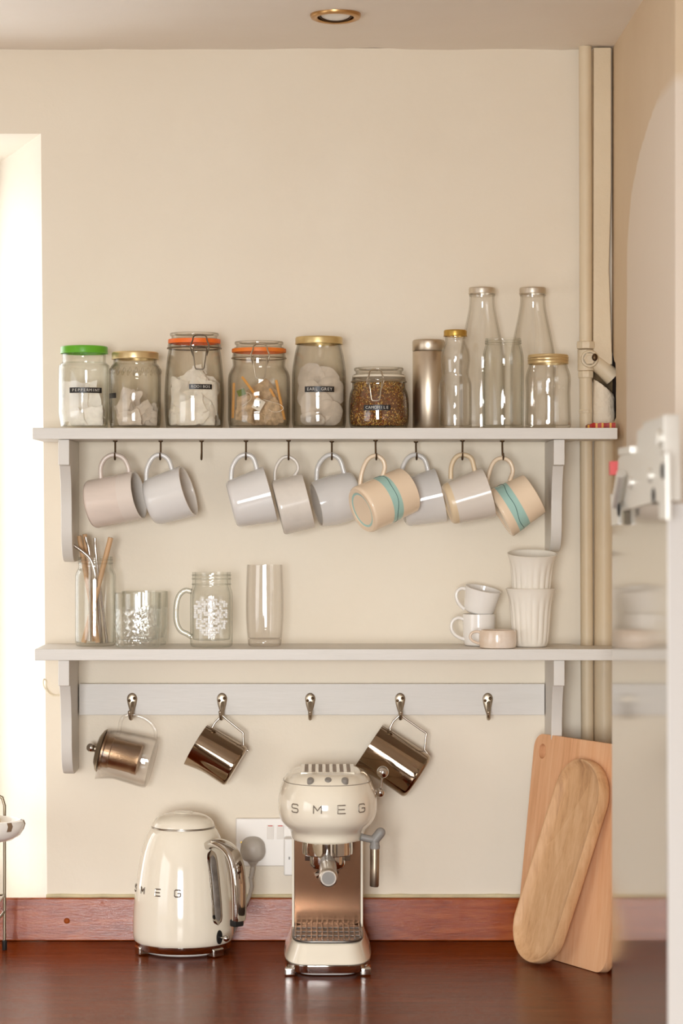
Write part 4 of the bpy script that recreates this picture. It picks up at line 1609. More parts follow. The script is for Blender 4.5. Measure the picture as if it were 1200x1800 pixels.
collar(600, 614, .0165)
collar(652, 665, .0140)
collar(720, 727, .0122)
m = MB()
m.tube([Vector((xp, YPp, ZW(615, YPp))), Vector((xp, YPp, ZW(652, YPp)))], .0145, 20)
m.build('joint', 'pipe_paint', pipe, bevel=.001)
m = MB()
c = W(1036, 631, YPp - .012)
A = axes(c, Vector((1, 0, 0)), Vector((0, 0, 1)), Vector((-.12, -1, 0)).normalized())
m.lathe([(.0155, -.006), (.0158, .004), (.0145, .006), (.0115, .0065)], 28, A)
m.lathe([(.0115, .0065), (.0112, .011), (.010, .012), (.0075, .0118), (.0072, .009), (0, .009)], 6, A)
m.build('valve_plug', 'pipe_paint', pipe)
m = MB()
c2 = W(1045, 628, YPp - .025)
m.sphere(c2, .0052, 12, 8, (1, .5, 1.3))
m.build('rusty_socket', 'hook_bronze', pipe)
m = MB()
m.tube([W(1042, 634, -.022), W(1060, 648, -.021), W(1077, 664, -.02)], [.014, .015, .016], 18)
m.build('branch_pipe', 'pipe_paint', pipe)
# fat drain pipe and its rough sleeve
YD = -.0215
xd = XW(1061.5, YD)
drain = thing('drain_pipe', 'fat cream-painted vertical pipe in the corner beside the slim pipe', 'pipe', (xd, YD, .9))
m = MB()
m.tube([Vector((xd, YD, ZU - .001 + .02)), Vector((xd, YD, ZU - .12)), Vector((xd + .0005, YD, SILL + .002))], .0188, 28)
m.build('pipe_run', 'pipe_paint', drain)
m = MB()
seg = 36
lo_r, hi_r = [], []
rings = []
for j in range(9):
    ring_ = []
    for k in range(seg):
        a = 2 * PI * k / seg
        x_rel = math.cos(a)
        # the broken top edge falls from upper left to lower right
        ztop = ZW(667, YD) - (x_rel + 1) / 2 * (ZW(667, YD) - ZW(694, YD)) + .0015 * noise.noise((a * 5, 0, 0))
        zbt = ZU + .012
        z = zbt + (ztop - zbt) * j / 8
        rr = .0198 + .0010 * noise.noise((math.cos(a) * 2, math.sin(a) * 2, z * 60)) - (.002 if j == 8 else 0)
        ring_.append(m.bm.verts.new((xd + rr * math.cos(a) * .98 - .001, YD + rr * math.sin(a) * .95, z)))
    rings.append(ring_)
for j in range(8):
    for k in range(seg):
        m._f([rings[j][k], rings[j][(k + 1) % seg], rings[j + 1][(k + 1) % seg], rings[j + 1][k]])
m._f(rings[-1])
m._f(rings[0][::-1])
m.build('rough_sleeve', 'sleeve_paint', drain, ang=60)
# crumpled red packet on the shelf end
Yk = -.10
m = MB()
xa, xb = XW(1031, Yk), XW(1080, Yk)
n = 14
vv = []
for j in range(4):
    for i in range(n + 1):
        t = i / n
        base = Vector((xa + (xb - xa) * t, Yk + (-.012 if j in (0, 1) else .02), ZU + .0003 + (0 if j in (0, 3) else .0105 * (1 - .35 * max(0, .2 - t) / .2))))
        if j in (1, 2):
            base += Vector((0, .003 * noise.noise((t * 9, j, 0)), .0022 * noise.noise((t * 7, j * 2.0, 4))))
        vv.append(m.bm.verts.new(base))
for j in range(4):
    for i in range(n):
        m.mi = 1 if (i + j * 3) % 7 in (0, 4) and j == 0 else 0
        a, b = j * (n + 1) + i, ((j + 1) % 4) * (n + 1) + i
        m._f([vv[a], vv[a + 1], vv[b + 1], vv[b]])
m._f([vv[j * (n + 1)] for j in range(4)])
m._f([vv[j * (n + 1) + n] for j in (3, 2, 1, 0)])
single(m, 'red_packet', ['packet_red', 'packet_yellow'], Vector((xa, Yk, ZU)), 'small crumpled red packet at the right end of upper shelf', 'packet', ang=25)

# ================================================================== CEILING LIGHT
YLt = -.30
xl_ = XW(589.5, YLt)
dl = thing('ceiling_downlight', 'small round bronze-rimmed downlight recessed in the ceiling', 'downlight', (xl_, YLt, ZCEIL))
A = T(xl_, YLt, ZCEIL - .0015) @ Matrix.Rotation(math.radians(-2.5), 4, 'X') @ Matrix.Rotation(PI, 4, 'X')
m = MB()
m.lathe([(.0420, -.004), (.0424, .002), (.041, .0052), (.037, .0068), (.033, .0066), (.0305, .005), (.0300, -.001), (.0300, -.012)], 56, A)
m.build('trim_ring', 'light_trim', dl)
m = MB()
m.lathe([(.0285, -.010), (.0283, .0010), (.0270, .0022), (.0258, .0012), (.0255, -.010)], 48, A @ Matrix.Rotation(math.radians(-10), 4, 'X'))
m.build('inner_ring', 'hook_bronze', dl)
m = MB()
m.lathe([(0, .0012), (.012, .0008), (.0252, -.0006), (.0252, -.008), (0, -.008)], 40, A @ Matrix.Rotation(math.radians(-10), 4, 'X'))
m.build('lamp_lens', 'lamp_glass', dl)


# ================================================================== SOCKET AND PLUGS
Yw = -.0105
so = thing('wall_socket', 'white double wall socket with two rocker switches behind the coffee machine', 'socket', W(486, 1523, 0))
m = MB()
a, b = W(414, 1523, Yw), W(558, 1438.5, Yw)
m.box((a.x, Yw, a.z), (b.x, -.0005, b.z))
m.build('face_plate', 'socket_white', so, bevel=.0025, bseg=3)
for px in (475, 492.5):
    a, b = W(px - 6, 1475.5, Yw), W(px + 6, 1450.5, Yw)
    m = MB()
    v = m.box((a.x, Yw - .0025, a.z), (b.x, Yw + .001, b.z))
    for q in (v[0], v[1]):
        q.co.y += .002
    sw = m.build('switch', 'socket_white', so, bevel=.0008)
    m = MB()
    m.box((a.x + .002, Yw - .0030, b.z - .0016), (b.x - .002, Yw - .001, b.z - .0002))
    m.build('red_mark', 'switch_red', sw, smooth=False)
m = MB()
m.lathe([(0, .0008), (.002, .0006), (.0024, 0)], 12, axes(W(424.5, 1481, Yw), Vector((1, 0, 0)), Vector((0, 0, 1)), Vector((0, -1, 0))))
m.build('screw', 'brass_cap', so)

pg = thing('power_plug', 'grey moulded plug and cord of the kettle in the wall socket', 'plug', W(444, 1514, Yw))
m = MB()
outl = []
for k in range(32):
    t = 2 * PI * k / 32
    u, v = math.sin(t), math.cos(t)
    wd_ = .0222 * (1 - .10 * v) if v < .2 else .0222
    outl.append((wd_ * (abs(u) ** .85) * (1 if u > 0 else -1), .0225 * (abs(v) ** .9) * (1 if v > 0 else -1)))
c = W(444, 1492, Yw)
lay = [(1.0, -.0005), (1.0, -.012), (.96, -.020), (.84, -.028), (.55, -.033), (.2, -.0345)]
prev = None
rows = []
for kx, y in lay:
    rows.append([m.bm.verts.new((c.x + p * kx, Yw + y, c.z + q * kx)) for p, q in outl])
for i in range(len(rows) - 1):
    for k in range(32):
        m._f([rows[i][k], rows[i][(k + 1) % 32], rows[i + 1][(k + 1) % 32], rows[i + 1][k]])
m._f(rows[0][::-1])
m._f(rows[-1])
m.build('plug_body', 'plug_grey', pg, ang=50)
m = MB()
p0 = W(444, 1511, Yw - .014)
pts = [p0 + (W(446 - i * .4, 1545, Yw - .014) - p0) * (i / 14) for i in range(15)]
m.tube(pts, [(.0125 - .0085 * min(1, i / 5) + (.0009 if i > 5 and i % 2 else 0)) for i in range(15)], 16)
m.build('strain_relief', 'plug_grey', pg)
m = MB()
cord = catmull([pts[-1], W(442, 1560, -.026), W(436, 1580, -.034), W(426, 1600, -.036), W(408, 1640, -.036), Vector((XW(395, -.036), -.034, CT + .006)), Vector((XW(360, -.036), -.03, CT + .005))], 6)
m.tube(cord, .0036, 10)
m.build('cord', 'plug_grey', pg)

p2 = thing('power_plug', 'white slim plug behind the coffee machine', 'plug', W(507, 1540, Yw))
m = MB()
a, b = W(498.5, 1539.5, Yw - .03), W(530, 1474, Yw - .03)
m.box((a.x, Yw - .03, a.z), (b.x, Yw - .0003, b.z))
m.build('plug_body', 'plug_white', p2, bevel=.003, bseg=3)
m = MB()
a, b = W(507, 1511, Yw - .0305), W(509.5, 1506, Yw - .0305)
m.box((a.x, Yw - .0306, a.z), (b.x, Yw - .0296, b.z))
m.build('logo_mark', 'joint_grey', p2, smooth=False)


# ================================================================== LETTERS S M E G as raised strokes
STROKES = {
    'S': [[(1, .85), (.85, 1), (.15, 1), (0, .85), (0, .65), (.15, .52), (.85, .48), (1, .35), (1, .15), (.85, 0), (.15, 0), (0, .15)]],
    'M': [[(0, 0), (0, 1), (.5, .35), (1, 1), (1, 0)]],
    'E': [[(1, 1), (0, 1), (0, 0), (1, 0)], [(0, .5), (.9, .5)]],
    'G': [[(1, .85), (.85, 1), (.15, 1), (0, .85), (0, .15), (.15, 0), (.85, 0), (1, .15), (1, .5), (.5, .5)]],
}


def letter(parent, ch, w, h, t, surf, mat):
    """surf(u, v, lift) -> world point and is centred on the letter"""
    m = MB()
    for st in STROKES[ch]:
        pts = [Vector(((a - .5) * w, (b - .5) * h)) for a, b in st]
        fine = []
        for i in range(len(pts) - 1):
            for k in range(4):
                fine.append(pts[i].lerp(pts[i + 1], k / 4))
        fine.append(pts[-1])
        m.tube([surf(p.x, p.y, .0006) for p in fine], t, 8)
    return m.build('letter', mat, parent)


# ================================================================== KETTLE
YK = -.122
xk = XW(322, YK)
sk = (CD + YK) / F
ke = thing('electric_kettle', 'cream rounded electric kettle with chrome handle and base on worktop', 'kettle', (xk, YK, CT))
zk = lambda py: ZW(py, YK)
kp = [(86.0, 1650), (88.0, 1643), (88.4, 1632), (87.8, 1608), (86, 1582), (83, 1555), (79, 1527), (74.3, 1501), (67.5, 1477), (61, 1462), (55.5, 1454.5)]
kprof = dense([(a * sk, zk(b)) for a, b in kp], 4)


def kr(z):
    for (a, za), (b, zb2) in zip(kprof, kprof[1:]):
        if za <= z <= zb2:
            return a + (b - a) * (z - za) / max(1e-9, zb2 - za)
    return kprof[0][0] if z < kprof[0][1] else kprof[-1][0]


m = MB()
m.lathe([(0, zk(1652)), (.083, zk(1652))] + kprof + [(.052, kprof[-1][1] - .0005), (0, kprof[-1][1] - .0005)], 80, T(xk, YK, 0))
m.build('kettle_body', 'enamel_cream', ke)
m = MB()
zs = kprof[-1][1]
m.lathe([(0, zs), (.0530, zs), (.0555, zs + .0005), (.0555, zs + .0022), (.0535, zs + .0028), (0, zs + .0028)], 64, T(xk, YK, 0))
m.build('lid_seam', 'steel', ke)
m = MB()
z1 = zs + .003
ztop = zk(1427.5)
dome = [(.0545, z1)] + [(.0545 * math.cos(q * PI / 2 / 10) ** .75, z1 + (ztop - z1) * math.sin(q * PI / 2 / 10)) for q in range(1, 10)] + [(0, ztop)]
m.lathe([(0, z1)] + dome, 64, T(xk, YK, 0))
ld = m.build('lid', 'enamel_cream', ke)
m = MB()
m.lathe([(0, ztop + .0016), (.012, ztop + .0014), (.0165, ztop + .0006), (.018, ztop - .0012), (0, ztop - .0012)], 40, T(xk, YK, 0))
m.build('lid_button', 'enamel_cream', ld)
m = MB()
zc0, zc1 = CT + .0085, zk(1651)
m.lathe([(0, zc0), (.0805, zc0), (.0825, zc0 + .002), (.0835, zc1 - .001), (.0825, zc1), (0, zc1)], 72, T(xk, YK, 0))
kb = m.build('chrome_base', 'chrome', ke)
m = MB()
m.lathe([(0, CT + .0025), (.066, CT + .0025), (.069, CT + .005), (.069, CT + .0084), (0, CT + .0084)], 48, T(xk, YK, 0))
m.build('underside', 'socket_white', ke)
for az in (-68, 50, 140, -140):
    a = math.radians(az)
    m = MB()
    A = T(xk + .0745 * math.sin(a), YK - .0745 * math.cos(a), 0) @ Matrix.Rotation(a, 4, 'Z')
    m.box((-.0135, -.0105, CT + .0003), (.0135, .0085, CT + .0155), A)
    m.build('foot', 'chrome', kb, bevel=.003, bseg=3)


def ksurf(az, zc):
    def f(u, v, lift):
        z = zc + v
        R = kr(z) + lift
        a = az + u / R
        return Vector((xk + R * math.sin(a), YK - R * math.cos(a), z))
    return f


for ch, az in (('S', -79), ('M', -54), ('E', -28.5), ('G', -3.5)):
    letter(ke, ch, .0105, .0115, .0011, ksurf(math.radians(az), zk(1557.5)), 'letter_chrome')
AZ = math.radians(46)
dirh = Vector((math.sin(AZ), -math.cos(AZ), 0))
tanh = Vector((math.cos(AZ), math.sin(AZ), 0))


def KP(rad, z, off=0.0):
    return Vector((xk, YK, z)) + dirh * rad + tanh * off


# chrome handle: broad strap, one mesh
m = MB()
hp = catmull([KP(kr(zk(1480)) - .004, zk(1481)), KP(.082, zk(1474)), KP(.102, zk(1476)), KP(.121, zk(1486)), KP(.133, zk(1505)), KP(.1385, zk(1535)), KP(.1400, zk(1565)), KP(.1400, zk(1590)), KP(.1385, zk(1601))], 6)
wv = []
n = len(hp)
for i, p in enumerate(hp):
    t = (hp[min(i + 1, n - 1)] - hp[max(i - 1, 0)]).normalized()
    nn = t.cross(tanh).normalized()
    hw = .0125 + .002 * math.sin(PI * i / (n - 1))
    ht = .0075
    row = []
    for k in range(16):
        a = 2 * PI * k / 16
        ca, sa = math.cos(a), math.sin(a)
        row.append(m.bm.verts.new(p + tanh * hw * abs(ca) ** .6 * (1 if ca > 0 else -1) + nn * ht * abs(sa) ** .6 * (1 if sa > 0 else -1)))
    wv.append(row)
for i in range(n - 1):
    for k in range(16):
        m._f([wv[i][k], wv[i][(k + 1) % 16], wv[i + 1][(k + 1) % 16], wv[i + 1][k]])
m._f(wv[0][::-1])
m._f(wv[-1])
ha = m.build('handle', 'chrome', ke, ang=55)
m = MB()
v = []
A = axes(KP(.1385, zk(1606)), tanh, Vector((0, 0, 1)), dirh)
m.box((-.010, -.006, -.012), (.010, .006, .003), A)
m.build('handle_tip', 'rubber_black', ha, bevel=.002)
# water gauge in its chrome surround
for nm, hwid, z0_, z1_, lift, mt in (('gauge_surround', .0118, zk(1616), zk(1487), .0012, 'chrome'), ('water_gauge', .0078, zk(1609), zk(1496), .0030, 'gauge_glass')):
    m = MB()
    nn_, mm_ = 28, 10
    g = []
    for j in range(nn_ + 1):
        v = j / nn_
        z = z0_ + (z1_ - z0_) * v
        e = hwid * math.sqrt(max(0.0, 1 - (max(0, .12 - v, v - .88) / .12) ** 2)) + .0003
        row = []
        for i in range(mm_ + 1):
            u = i / mm_ * 2 - 1
            R = kr(z) + lift * (1 - abs(u) ** 4) + .0002
            a = AZ + u * e / R
            row.append(m.bm.verts.new((xk + R * math.sin(a), YK - R * math.cos(a), z)))
        g.append(row)
    for j in range(nn_):
        for i in range(mm_):
            m._f([g[j][i], g[j][i + 1], g[j + 1][i + 1], g[j + 1][i]])
    m.build(nm, mt, ke)
# switch slot and ball lever
AL = math.radians(48)
fL = ksurf(AL, zk(1637))
m = MB()
pc = fL(0, 0, .0006)
dl_ = Vector((math.sin(AL), -math.cos(AL), 0))
tl_ = Vector((math.cos(AL), math.sin(AL), 0))
m.lathe([(0, .0012), (.0055, .0012), (.0072, .0008), (.0074, -.001)], 24, axes(pc, tl_, Vector((0, 0, 1)), dl_) @ Matrix.Diagonal((.9, 1.65, 1, 1)))
m.build('switch_slot', 'rubber_black', ke)
m = MB()
m.tube([pc, pc + dl_ * .012], .0022, 10)
m.sphere(pc + dl_ * .016, .0058, 18, 12)
m.build('switch_lever', 'chrome', ke)

# ================================================================== ESPRESSO MACHINE
XE = .015
es = thing('espresso_machine', 'cream retro espresso machine with chrome portafilter and drip tray', 'coffee machine', (XE, -.21, CT))


def slab(m, hw0, hw1, yf0, yf1, yb, z0, z1, n=5.0, mi=0, steps=1, top=True):
    """rounded-front slab; half widths and front depth at bottom/top"""
    rows = []
    seg = 48
    for k in range(steps + 1):
        t = k / steps
        hw = hw0 + (hw1 - hw0) * t
        yf = yf0 + (yf1 - yf0) * t
        yc, hd = (yf + yb) / 2, (yb - yf) / 2
        row = []
        for q in range(seg):
            a = 2 * PI * q / seg
            ca, sa = math.cos(a), math.sin(a)
            row.append(m.bm.verts.new((XE + hw * abs(ca) ** (2 / n) * (1 if ca > 0 else -1), yc + hd * abs(sa) ** (2 / (n * .62)) * (1 if sa > 0 else -1), z0 + (z1 - z0) * t)))
        rows.append(row)
    for i in range(steps):
        for q in range(seg):
            m._f([rows[i][q], rows[i][(q + 1) % seg], rows[i + 1][(q + 1) % seg], rows[i + 1][q]])
    m._f(rows[0][::-1])
    m._f(rows[-1])


m = MB()
slab(m, .0725, .0735, -.362, -.364, -.055, CT + .0075, CT + .0205)
cb = m.build('chrome_base', 'chrome', es, bevel=.0012)
m = MB()
slab(m, .056, .058, -.345, -.349, -.07, CT + .0022, CT + .0074)
m.build('underside', 'socket_white', es)
for sx in (-1, 1):
    for yy in (-.330, -.09):
        m = MB()
        m.box((XE + sx * .0625 - .009, yy - .018, CT + .0003), (XE + sx * .0625 + .009, yy + .014, CT + .0145))
        m.build('foot', 'chrome', cb, bevel=.003, bseg=3)
m = MB()
slab(m, .0748, .0615, -.366, -.349, -.06, CT + .021, CT + .0545)
m.build('base_body', 'enamel_cream', es, bevel=.004, bseg=3)
m = MB()
slab(m, .0600, .0600, -.3475, -.3475, -.182, CT + .0550, CT + .0585)
tr = m.build('drip_tray', 'grid_steel', es, bevel=.0008)
m = MB()                                # slotted grid
gz = CT + .0587
for i in range(13):
    x = XE - .054 + .009 * i
    yf = -.343 + .022 * abs((i - 6) / 6) ** 3
    m.box((x - .0011, yf, gz), (x + .0011, -.186, gz + .002))
for yy in (-.30, -.262, -.224):
    m.box((XE - .056, yy - .001, gz), (XE + .056, yy + .001, gz + .0016))
m.build('tray_grid', 'grid_steel', tr, bevel=.0003, bseg=1)
# column
m = MB()
xw, xi = .0610, .0568
yb_, yf_ = -.055, -.186
zc0, zc1 = CT + .0545, 1.128
outl = [(-xw, yf_ - .004), (-xi, yf_ - .004), (-xi, yf_ + .004), (xi, yf_ + .004), (xi, yf_ - .004), (xw, yf_ - .004), (xw, yb_ - .02), (xw - .02, yb_), (-xw + .02, yb_), (-xw, yb_ - .02)]
m.prism([Vector((XE + x, y, zc0)) for x, y in outl], [Vector((XE + x, y, zc1)) for x, y in outl])
m.build('column', 'enamel_cream', es, bevel=.0012)
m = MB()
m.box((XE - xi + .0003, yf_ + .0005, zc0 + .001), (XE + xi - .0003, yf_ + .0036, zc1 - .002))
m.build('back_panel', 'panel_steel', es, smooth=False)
# head
YH = -.186
hz = [(.0, 1.1085), (.058, 1.1085), (.0615, 1.1095), (.0632, 1.118), (.0660, 1.1245), (.0735, 1.1325), (.0800, 1.141), (.0838, 1.152), (.0850, 1.165), (.0842, 1.180), (.0812, 1.194), (.0755, 1.208), (.0690, 1.2175), (.0610, 1.2235), (.048, 1.2262), (0, 1.2265)]
SYH = 1.44
hd = [hz[0]] + dense(hz[1:-1], 3) + [hz[-1]]


def hplan(a, r, z):
    c, s_ = abs(math.cos(a)), abs(math.sin(a))
    n = 2.35
    return r / (c ** n + s_ ** n) ** (1 / n)


m = MB()
m.lathe(hd, 88, T(XE, YH, 0), hplan, sy=SYH)
m.build('head', 'enamel_cream', es, ang=60)


def hr_(z):
    for (a, za), (b, zb2) in zip(hd[1:], hd[2:]):
        if za <= z <= zb2 and zb2 > za:
            return a + (b - a) * (z - za) / (zb2 - za)
    return hd[-2][0]


def hsurf(az, zc):
    """az measured from the front, on the superellipse plan"""
    def f(u, v, lift):
        z = zc + v
        R = hr_(z)
        th_ = -PI / 2 + az
        # walk along the plan by u
        def P(th):
            q = hplan(th, R, z)
            return Vector((XE + q * math.cos(th), YH + q * math.sin(th) * SYH, z))
        p0, p1 = P(th_), P(th_ + .01)
        p = P(th_ + .01 * u / max(1e-6, (p1 - p0).length))
        nrm = Vector(((p.x - XE), (p.y - YH) / SYH ** 2, 0)).normalized()
        return p + nrm * lift
    return f


zl_ = ZW(1418.5, -.27)
for ch, px in (('S', 518.5), ('M', 558), ('E', 600), ('G', 635)):
    x_t = XW(px, -.27) - XE
    # angle whose x matches
    best = min((abs(hplan(-PI / 2 + a * .01, hr_(zl_), zl_) * math.cos(-PI / 2 + a * .01) - x_t), a) for a in range(-120, 121))[1] * .01
    letter(es, ch, .0125 + .0035 * abs(math.sin(best)), .0135, .0010, hsurf(best, zl_), 'letter_grey')
# seam below the lid
m = MB()
pts = []
for k in range(96):
    a = 2 * PI * k / 96
    R = hr_(1.2085) + .0001
    q = hplan(a, R, 0)
    pts.append(Vector((XE + q * math.cos(a), YH + q * math.sin(a) * SYH, 1.2085)))
m.tube(pts, .0006, 6, closed=True)
m.build('lid_seam', 'letter_grey', es)
# cup warmer plate with slots
m = MB()
m.box((XE - .046, -.250, 1.2200), (XE + .046, -.115, 1.2268))
wp = m.build('cup_warmer', 'enamel_cream', es, bevel=.0015)
m = MB()
for i in range(7):
    x = XE - .036 + .012 * i
    m.box((x - .0032, -.246, 1.2269), (x + .0032, -.122, 1.2272))
m.build('vent_slots', 'slot_dark', wp, smooth=False)
for px in (545.5, 576.5, 606):
    m = MB()
    c = W(px, 1370.5, -.2855)
    A = axes(c, Vector((1, 0, 0)), Vector((0, .62, .35)).normalized(), Vector((0, -.45, .9)).normalized())
    m.lathe([(0, .0018), (.0048, .0016), (.0058, 0), (.0058, -.010), (0, -.010)], 20, A)
    m.build('button', 'button_grey', es)
# group head, portafilter
YG = -.245
xg = XW(575.5, YG)
m = MB()
zg0, zg1 = ZW(1506, YG - .03), 1.1095
m.lathe([(0, zg0), (.040, zg0), (.0425, zg0 + .0015), (.0428, zg0 + .008), (.0425, zg1), (0, zg1)], 56, T(xg, YG, 0))
m.build('group_head', 'chrome', es)
m = MB()
zp0 = ZW(1531, YG - .03)
m.lathe([(0, zp0), (.024, zp0), (.0285, zp0 + .004), (.0305, zp0 + .010), (.0305, zg0), (0, zg0)], 48, T(xg, YG, 0))
for sx in (-1, 1):
    m.box((xg + sx * .033 - .005, YG - .008, zg0 - .010), (xg + sx * .033 + .005, YG + .008, zg0))
m.tube(catmull([Vector((xg - .0, YG, zp0 + .002)), Vector((xg - .010, YG - .002, zp0 - .006)), Vector((xg - .021, YG - .004, zp0 - .012))], 4), .0055, 12)
m.tube(catmull([Vector((xg + .0, YG, zp0 + .002)), Vector((xg + .010, YG - .002, zp0 - .006)), Vector((xg + .016, YG - .004, zp0 - .010))], 4), .0055, 12)
pf = m.build('portafilter', 'chrome', es)
e0 = Vector((xg, YG - .028, ZW(1512, YG - .03)))
e1 = W(577, 1544, -.405)
d = (e1 - e0)
m = MB()
m.tube([e0, e0 + d * .25, e0 + d * .45], [.0105, .0135, .0145], 24)
m.build('handle_neck', 'joint_grey', pf)
m = MB()
m.tube([e0 + d * q for q in (.40, .46, .6, .8, .92, .97, .995)], [.0128, .0145, .0140, .0150, .0156, .0152, .0128], 28)
m.build('portafilter_handle', 'steel', pf)
m = MB()
dn = d.normalized()
m.tube([e1 - dn * .002, e1 + dn * .0003], .0108, 24)
m.build('handle_cap', 'joint_grey', pf)
# steam lever on the right side
m = MB()
pb = W(668, 1393, YH)
pk = W(672.5, 1357, YH)
m.tube([Vector((XE + .078, YH, pb.z + .002)), pb], .0052, 14)
m.sphere(pb, .0080, 20, 12)
m.tube([pb, pk], .0022, 12)
m.sphere(pk, .0105, 24, 14)
m.build('steam_lever', 'chrome', es)
# steam wand
YN = -.235
m = MB()
a = W(634, 1471, YN)
m.tube(catmull([a, W(646, 1474, YN), W(656, 1476, YN - .002)], 4), .0062, 14)
m.tube([W(657, 1478, YN), W(668, 1464, YN)], .0085, 16)
m.sphere(W(668.5, 1463.5, YN), .0086, 16, 10)
m.tube([W(658.5, 1472, YN), W(658.5, 1486, YN)], .0078, 16)
m.tube([W(658.5, 1486, YN), W(658.5, 1492, YN)], .0086, 16)
sj_ = m.build('wand_joint', 'joint_grey', es)
m = MB()
m.tube([W(658.5, 1491, YN), W(658.2, 1525, YN), W(657.5, 1557, YN), W(657.4, 1558.5, YN)], [.0080, .0079, .0078, .0068], 24)
m.build('steam_wand', 'satin_nickel', sj_)

# ================================================================== BOARDS ON THE WORKTOP
u = Vector((.465, -.885, 0)).normalized()
nin = Vector((.885, .465, 0)).normalized()
lean = .042 / .378
vup = (Vector((0, 0, 1)) + nin * lean).normalized()
nf = u.cross(vup).normalized()          # board normal
if nf.dot(nin) > 0:
    nf = -nf                             # faces the room (left, front)
o = Vector((.3446, -.094, CT + .0008))
BW, BH, BT = .275, .379, .017


def rounded(w, h, r, n=7):
    pts = []
    for cx, cz_, a0 in ((w - r, r, -PI / 2), (w - r, h - r, 0), (r, h - r, PI / 2), (r, r, PI)):
        for k in range(n + 1):
            a = a0 + PI / 2 * k / n
            pts.append((cx + r * math.cos(a), cz_ + r * math.sin(a)))
    return pts


outl = rounded(BW, BH, .026)
bo = thing('chopping_board', 'large rectangular wooden chopping board leaning in the corner behind the oval board', 'chopping board', o)
Mb = axes(o, u, -nf, vup)                # local x along board, y into the wall, z up
LOC[bo] = Mb
bo.matrix_world = Mb
m = MB()
# face with slot hole: build as outer ring bridged to the hole, then thickness
hole = [(.028 + .0115 * math.cos(2 * PI * k / 28), BH - .030 + (.0130 * math.sin(2 * PI * k / 28))) for k in range(28)]


def ringface(yy, flip):
    import mathutils
    vo = [m.bm.verts.new(Mb @ Vector((x, yy, z))) for x, z in outl]
    vh = [m.bm.verts.new(Mb @ Vector((x, yy, z))) for x, z in hole]
    polys = mathutils.geometry.tessellate_polygon([[Vector((x, z, 0)) for x, z in outl], [Vector((x, z, 0)) for x, z in hole[::-1]]])
    allv = vo + vh[::-1]
    for t in polys:
        m._f([allv[i] for i in t])
    return vo, vh


fo, fh = ringface(0, False)
bo_, bh_ = ringface(BT, True)
for A_, B_ in ((fo, bo_), (fh, bh_)):
    for k in range(len(A_)):
        k2 = (k + 1) % len(A_)
        m._f([A_[k], A_[k2], B_[k2], B_[k]])
m.build('board_slab', 'board_wood', bo, bevel=.0012, ang=45)

# oval serving board, dished, leaning on the chopping board
TW, TH, TT = .132, .360, .025
tilt = math.radians(13.5)
p_bot = W(949, 1690, -.285) - u * .060
tu = (u * math.cos(tilt) - vup * math.sin(tilt)).normalized()
tv = (vup * math.cos(tilt) + u * math.sin(tilt)).normalized()
# lean slightly more than the big board
tv = (tv + nin * .10).normalized()
tu = (tu - tv * tu.dot(tv)).normalized()
tn = tu.cross(tv).normalized()
if tn.dot(nin) > 0:
    tn = -tn
zlow = 0
ov = thing('oval_board', 'long oval dished wooden serving board leaning on the chopping board', 'serving board', (p_bot.x, p_bot.y, CT))
m = MB()


def stad(w, h, n=44):
    pts = []
    for k in range(n):
        a = 2 * PI * k / n
        ca, sa = math.cos(a), math.sin(a)
        r_ = w / 2
        straight = h / 2 - r_
        x = r_ * abs(ca) ** .95 * (1 if ca > 0 else -1)
        z = r_ * sa + (straight if sa > 0 else -straight if sa < 0 else 0)
        pts.append((x, z))
    return pts


levels = [(1.0, 1.0, TT * .5), (1.0, 1.0, TT * .12), (.985, .993, 0), (.955, .982, -.0002), (.93, .972, .0012), (.88, .95, .006), (.78, .91, .0105), (.60, .82, .0125), (.3, .6, .0132)]
back = [(.99, .995, TT * .8), (.95, .98, TT * .95), (.86, .94, TT), (.4, .6, TT)]
ctr = TH / 2
oc = Vector((0, 0, 0))
Mo = axes(oc, tu, -tn, tv)


def row(kx, kz, y):
    return [m.bm.verts.new(Mo @ Vector((a, y, b + ctr))) for a, b in stad(TW * kx, TH * kz)]


rf = [row(*l) for l in levels]
rb = [rf[0]] + [row(*l) for l in back]
for R_ in (rf, rb):
    for i in range(len(R_) - 1):
        for k in range(44):
            k2 = (k + 1) % 44
            m._f([R_[i][k], R_[i][k2], R_[i + 1][k2], R_[i + 1][k]])
m._f(rf[-1])
m._f(rb[-1])
zmin = min(v.co.z for v in m.bm.verts)
dz = CT + .0008 - zmin
cpos = Vector((p_bot.x, p_bot.y, dz))
# slide along the board normal until it just touches the chopping board front
mind = min((v.co + cpos - o).dot(nf) for v in m.bm.verts)
sh_ = (-mind + .0008)
nf_h = Vector((nf.x, nf.y, 0))
cpos += nf_h * (sh_ / nf_h.dot(nf))
m.bm.transform(Matrix.Translation(cpos))
m.build('board_slab', 'tray_wood', ov, ang=50)

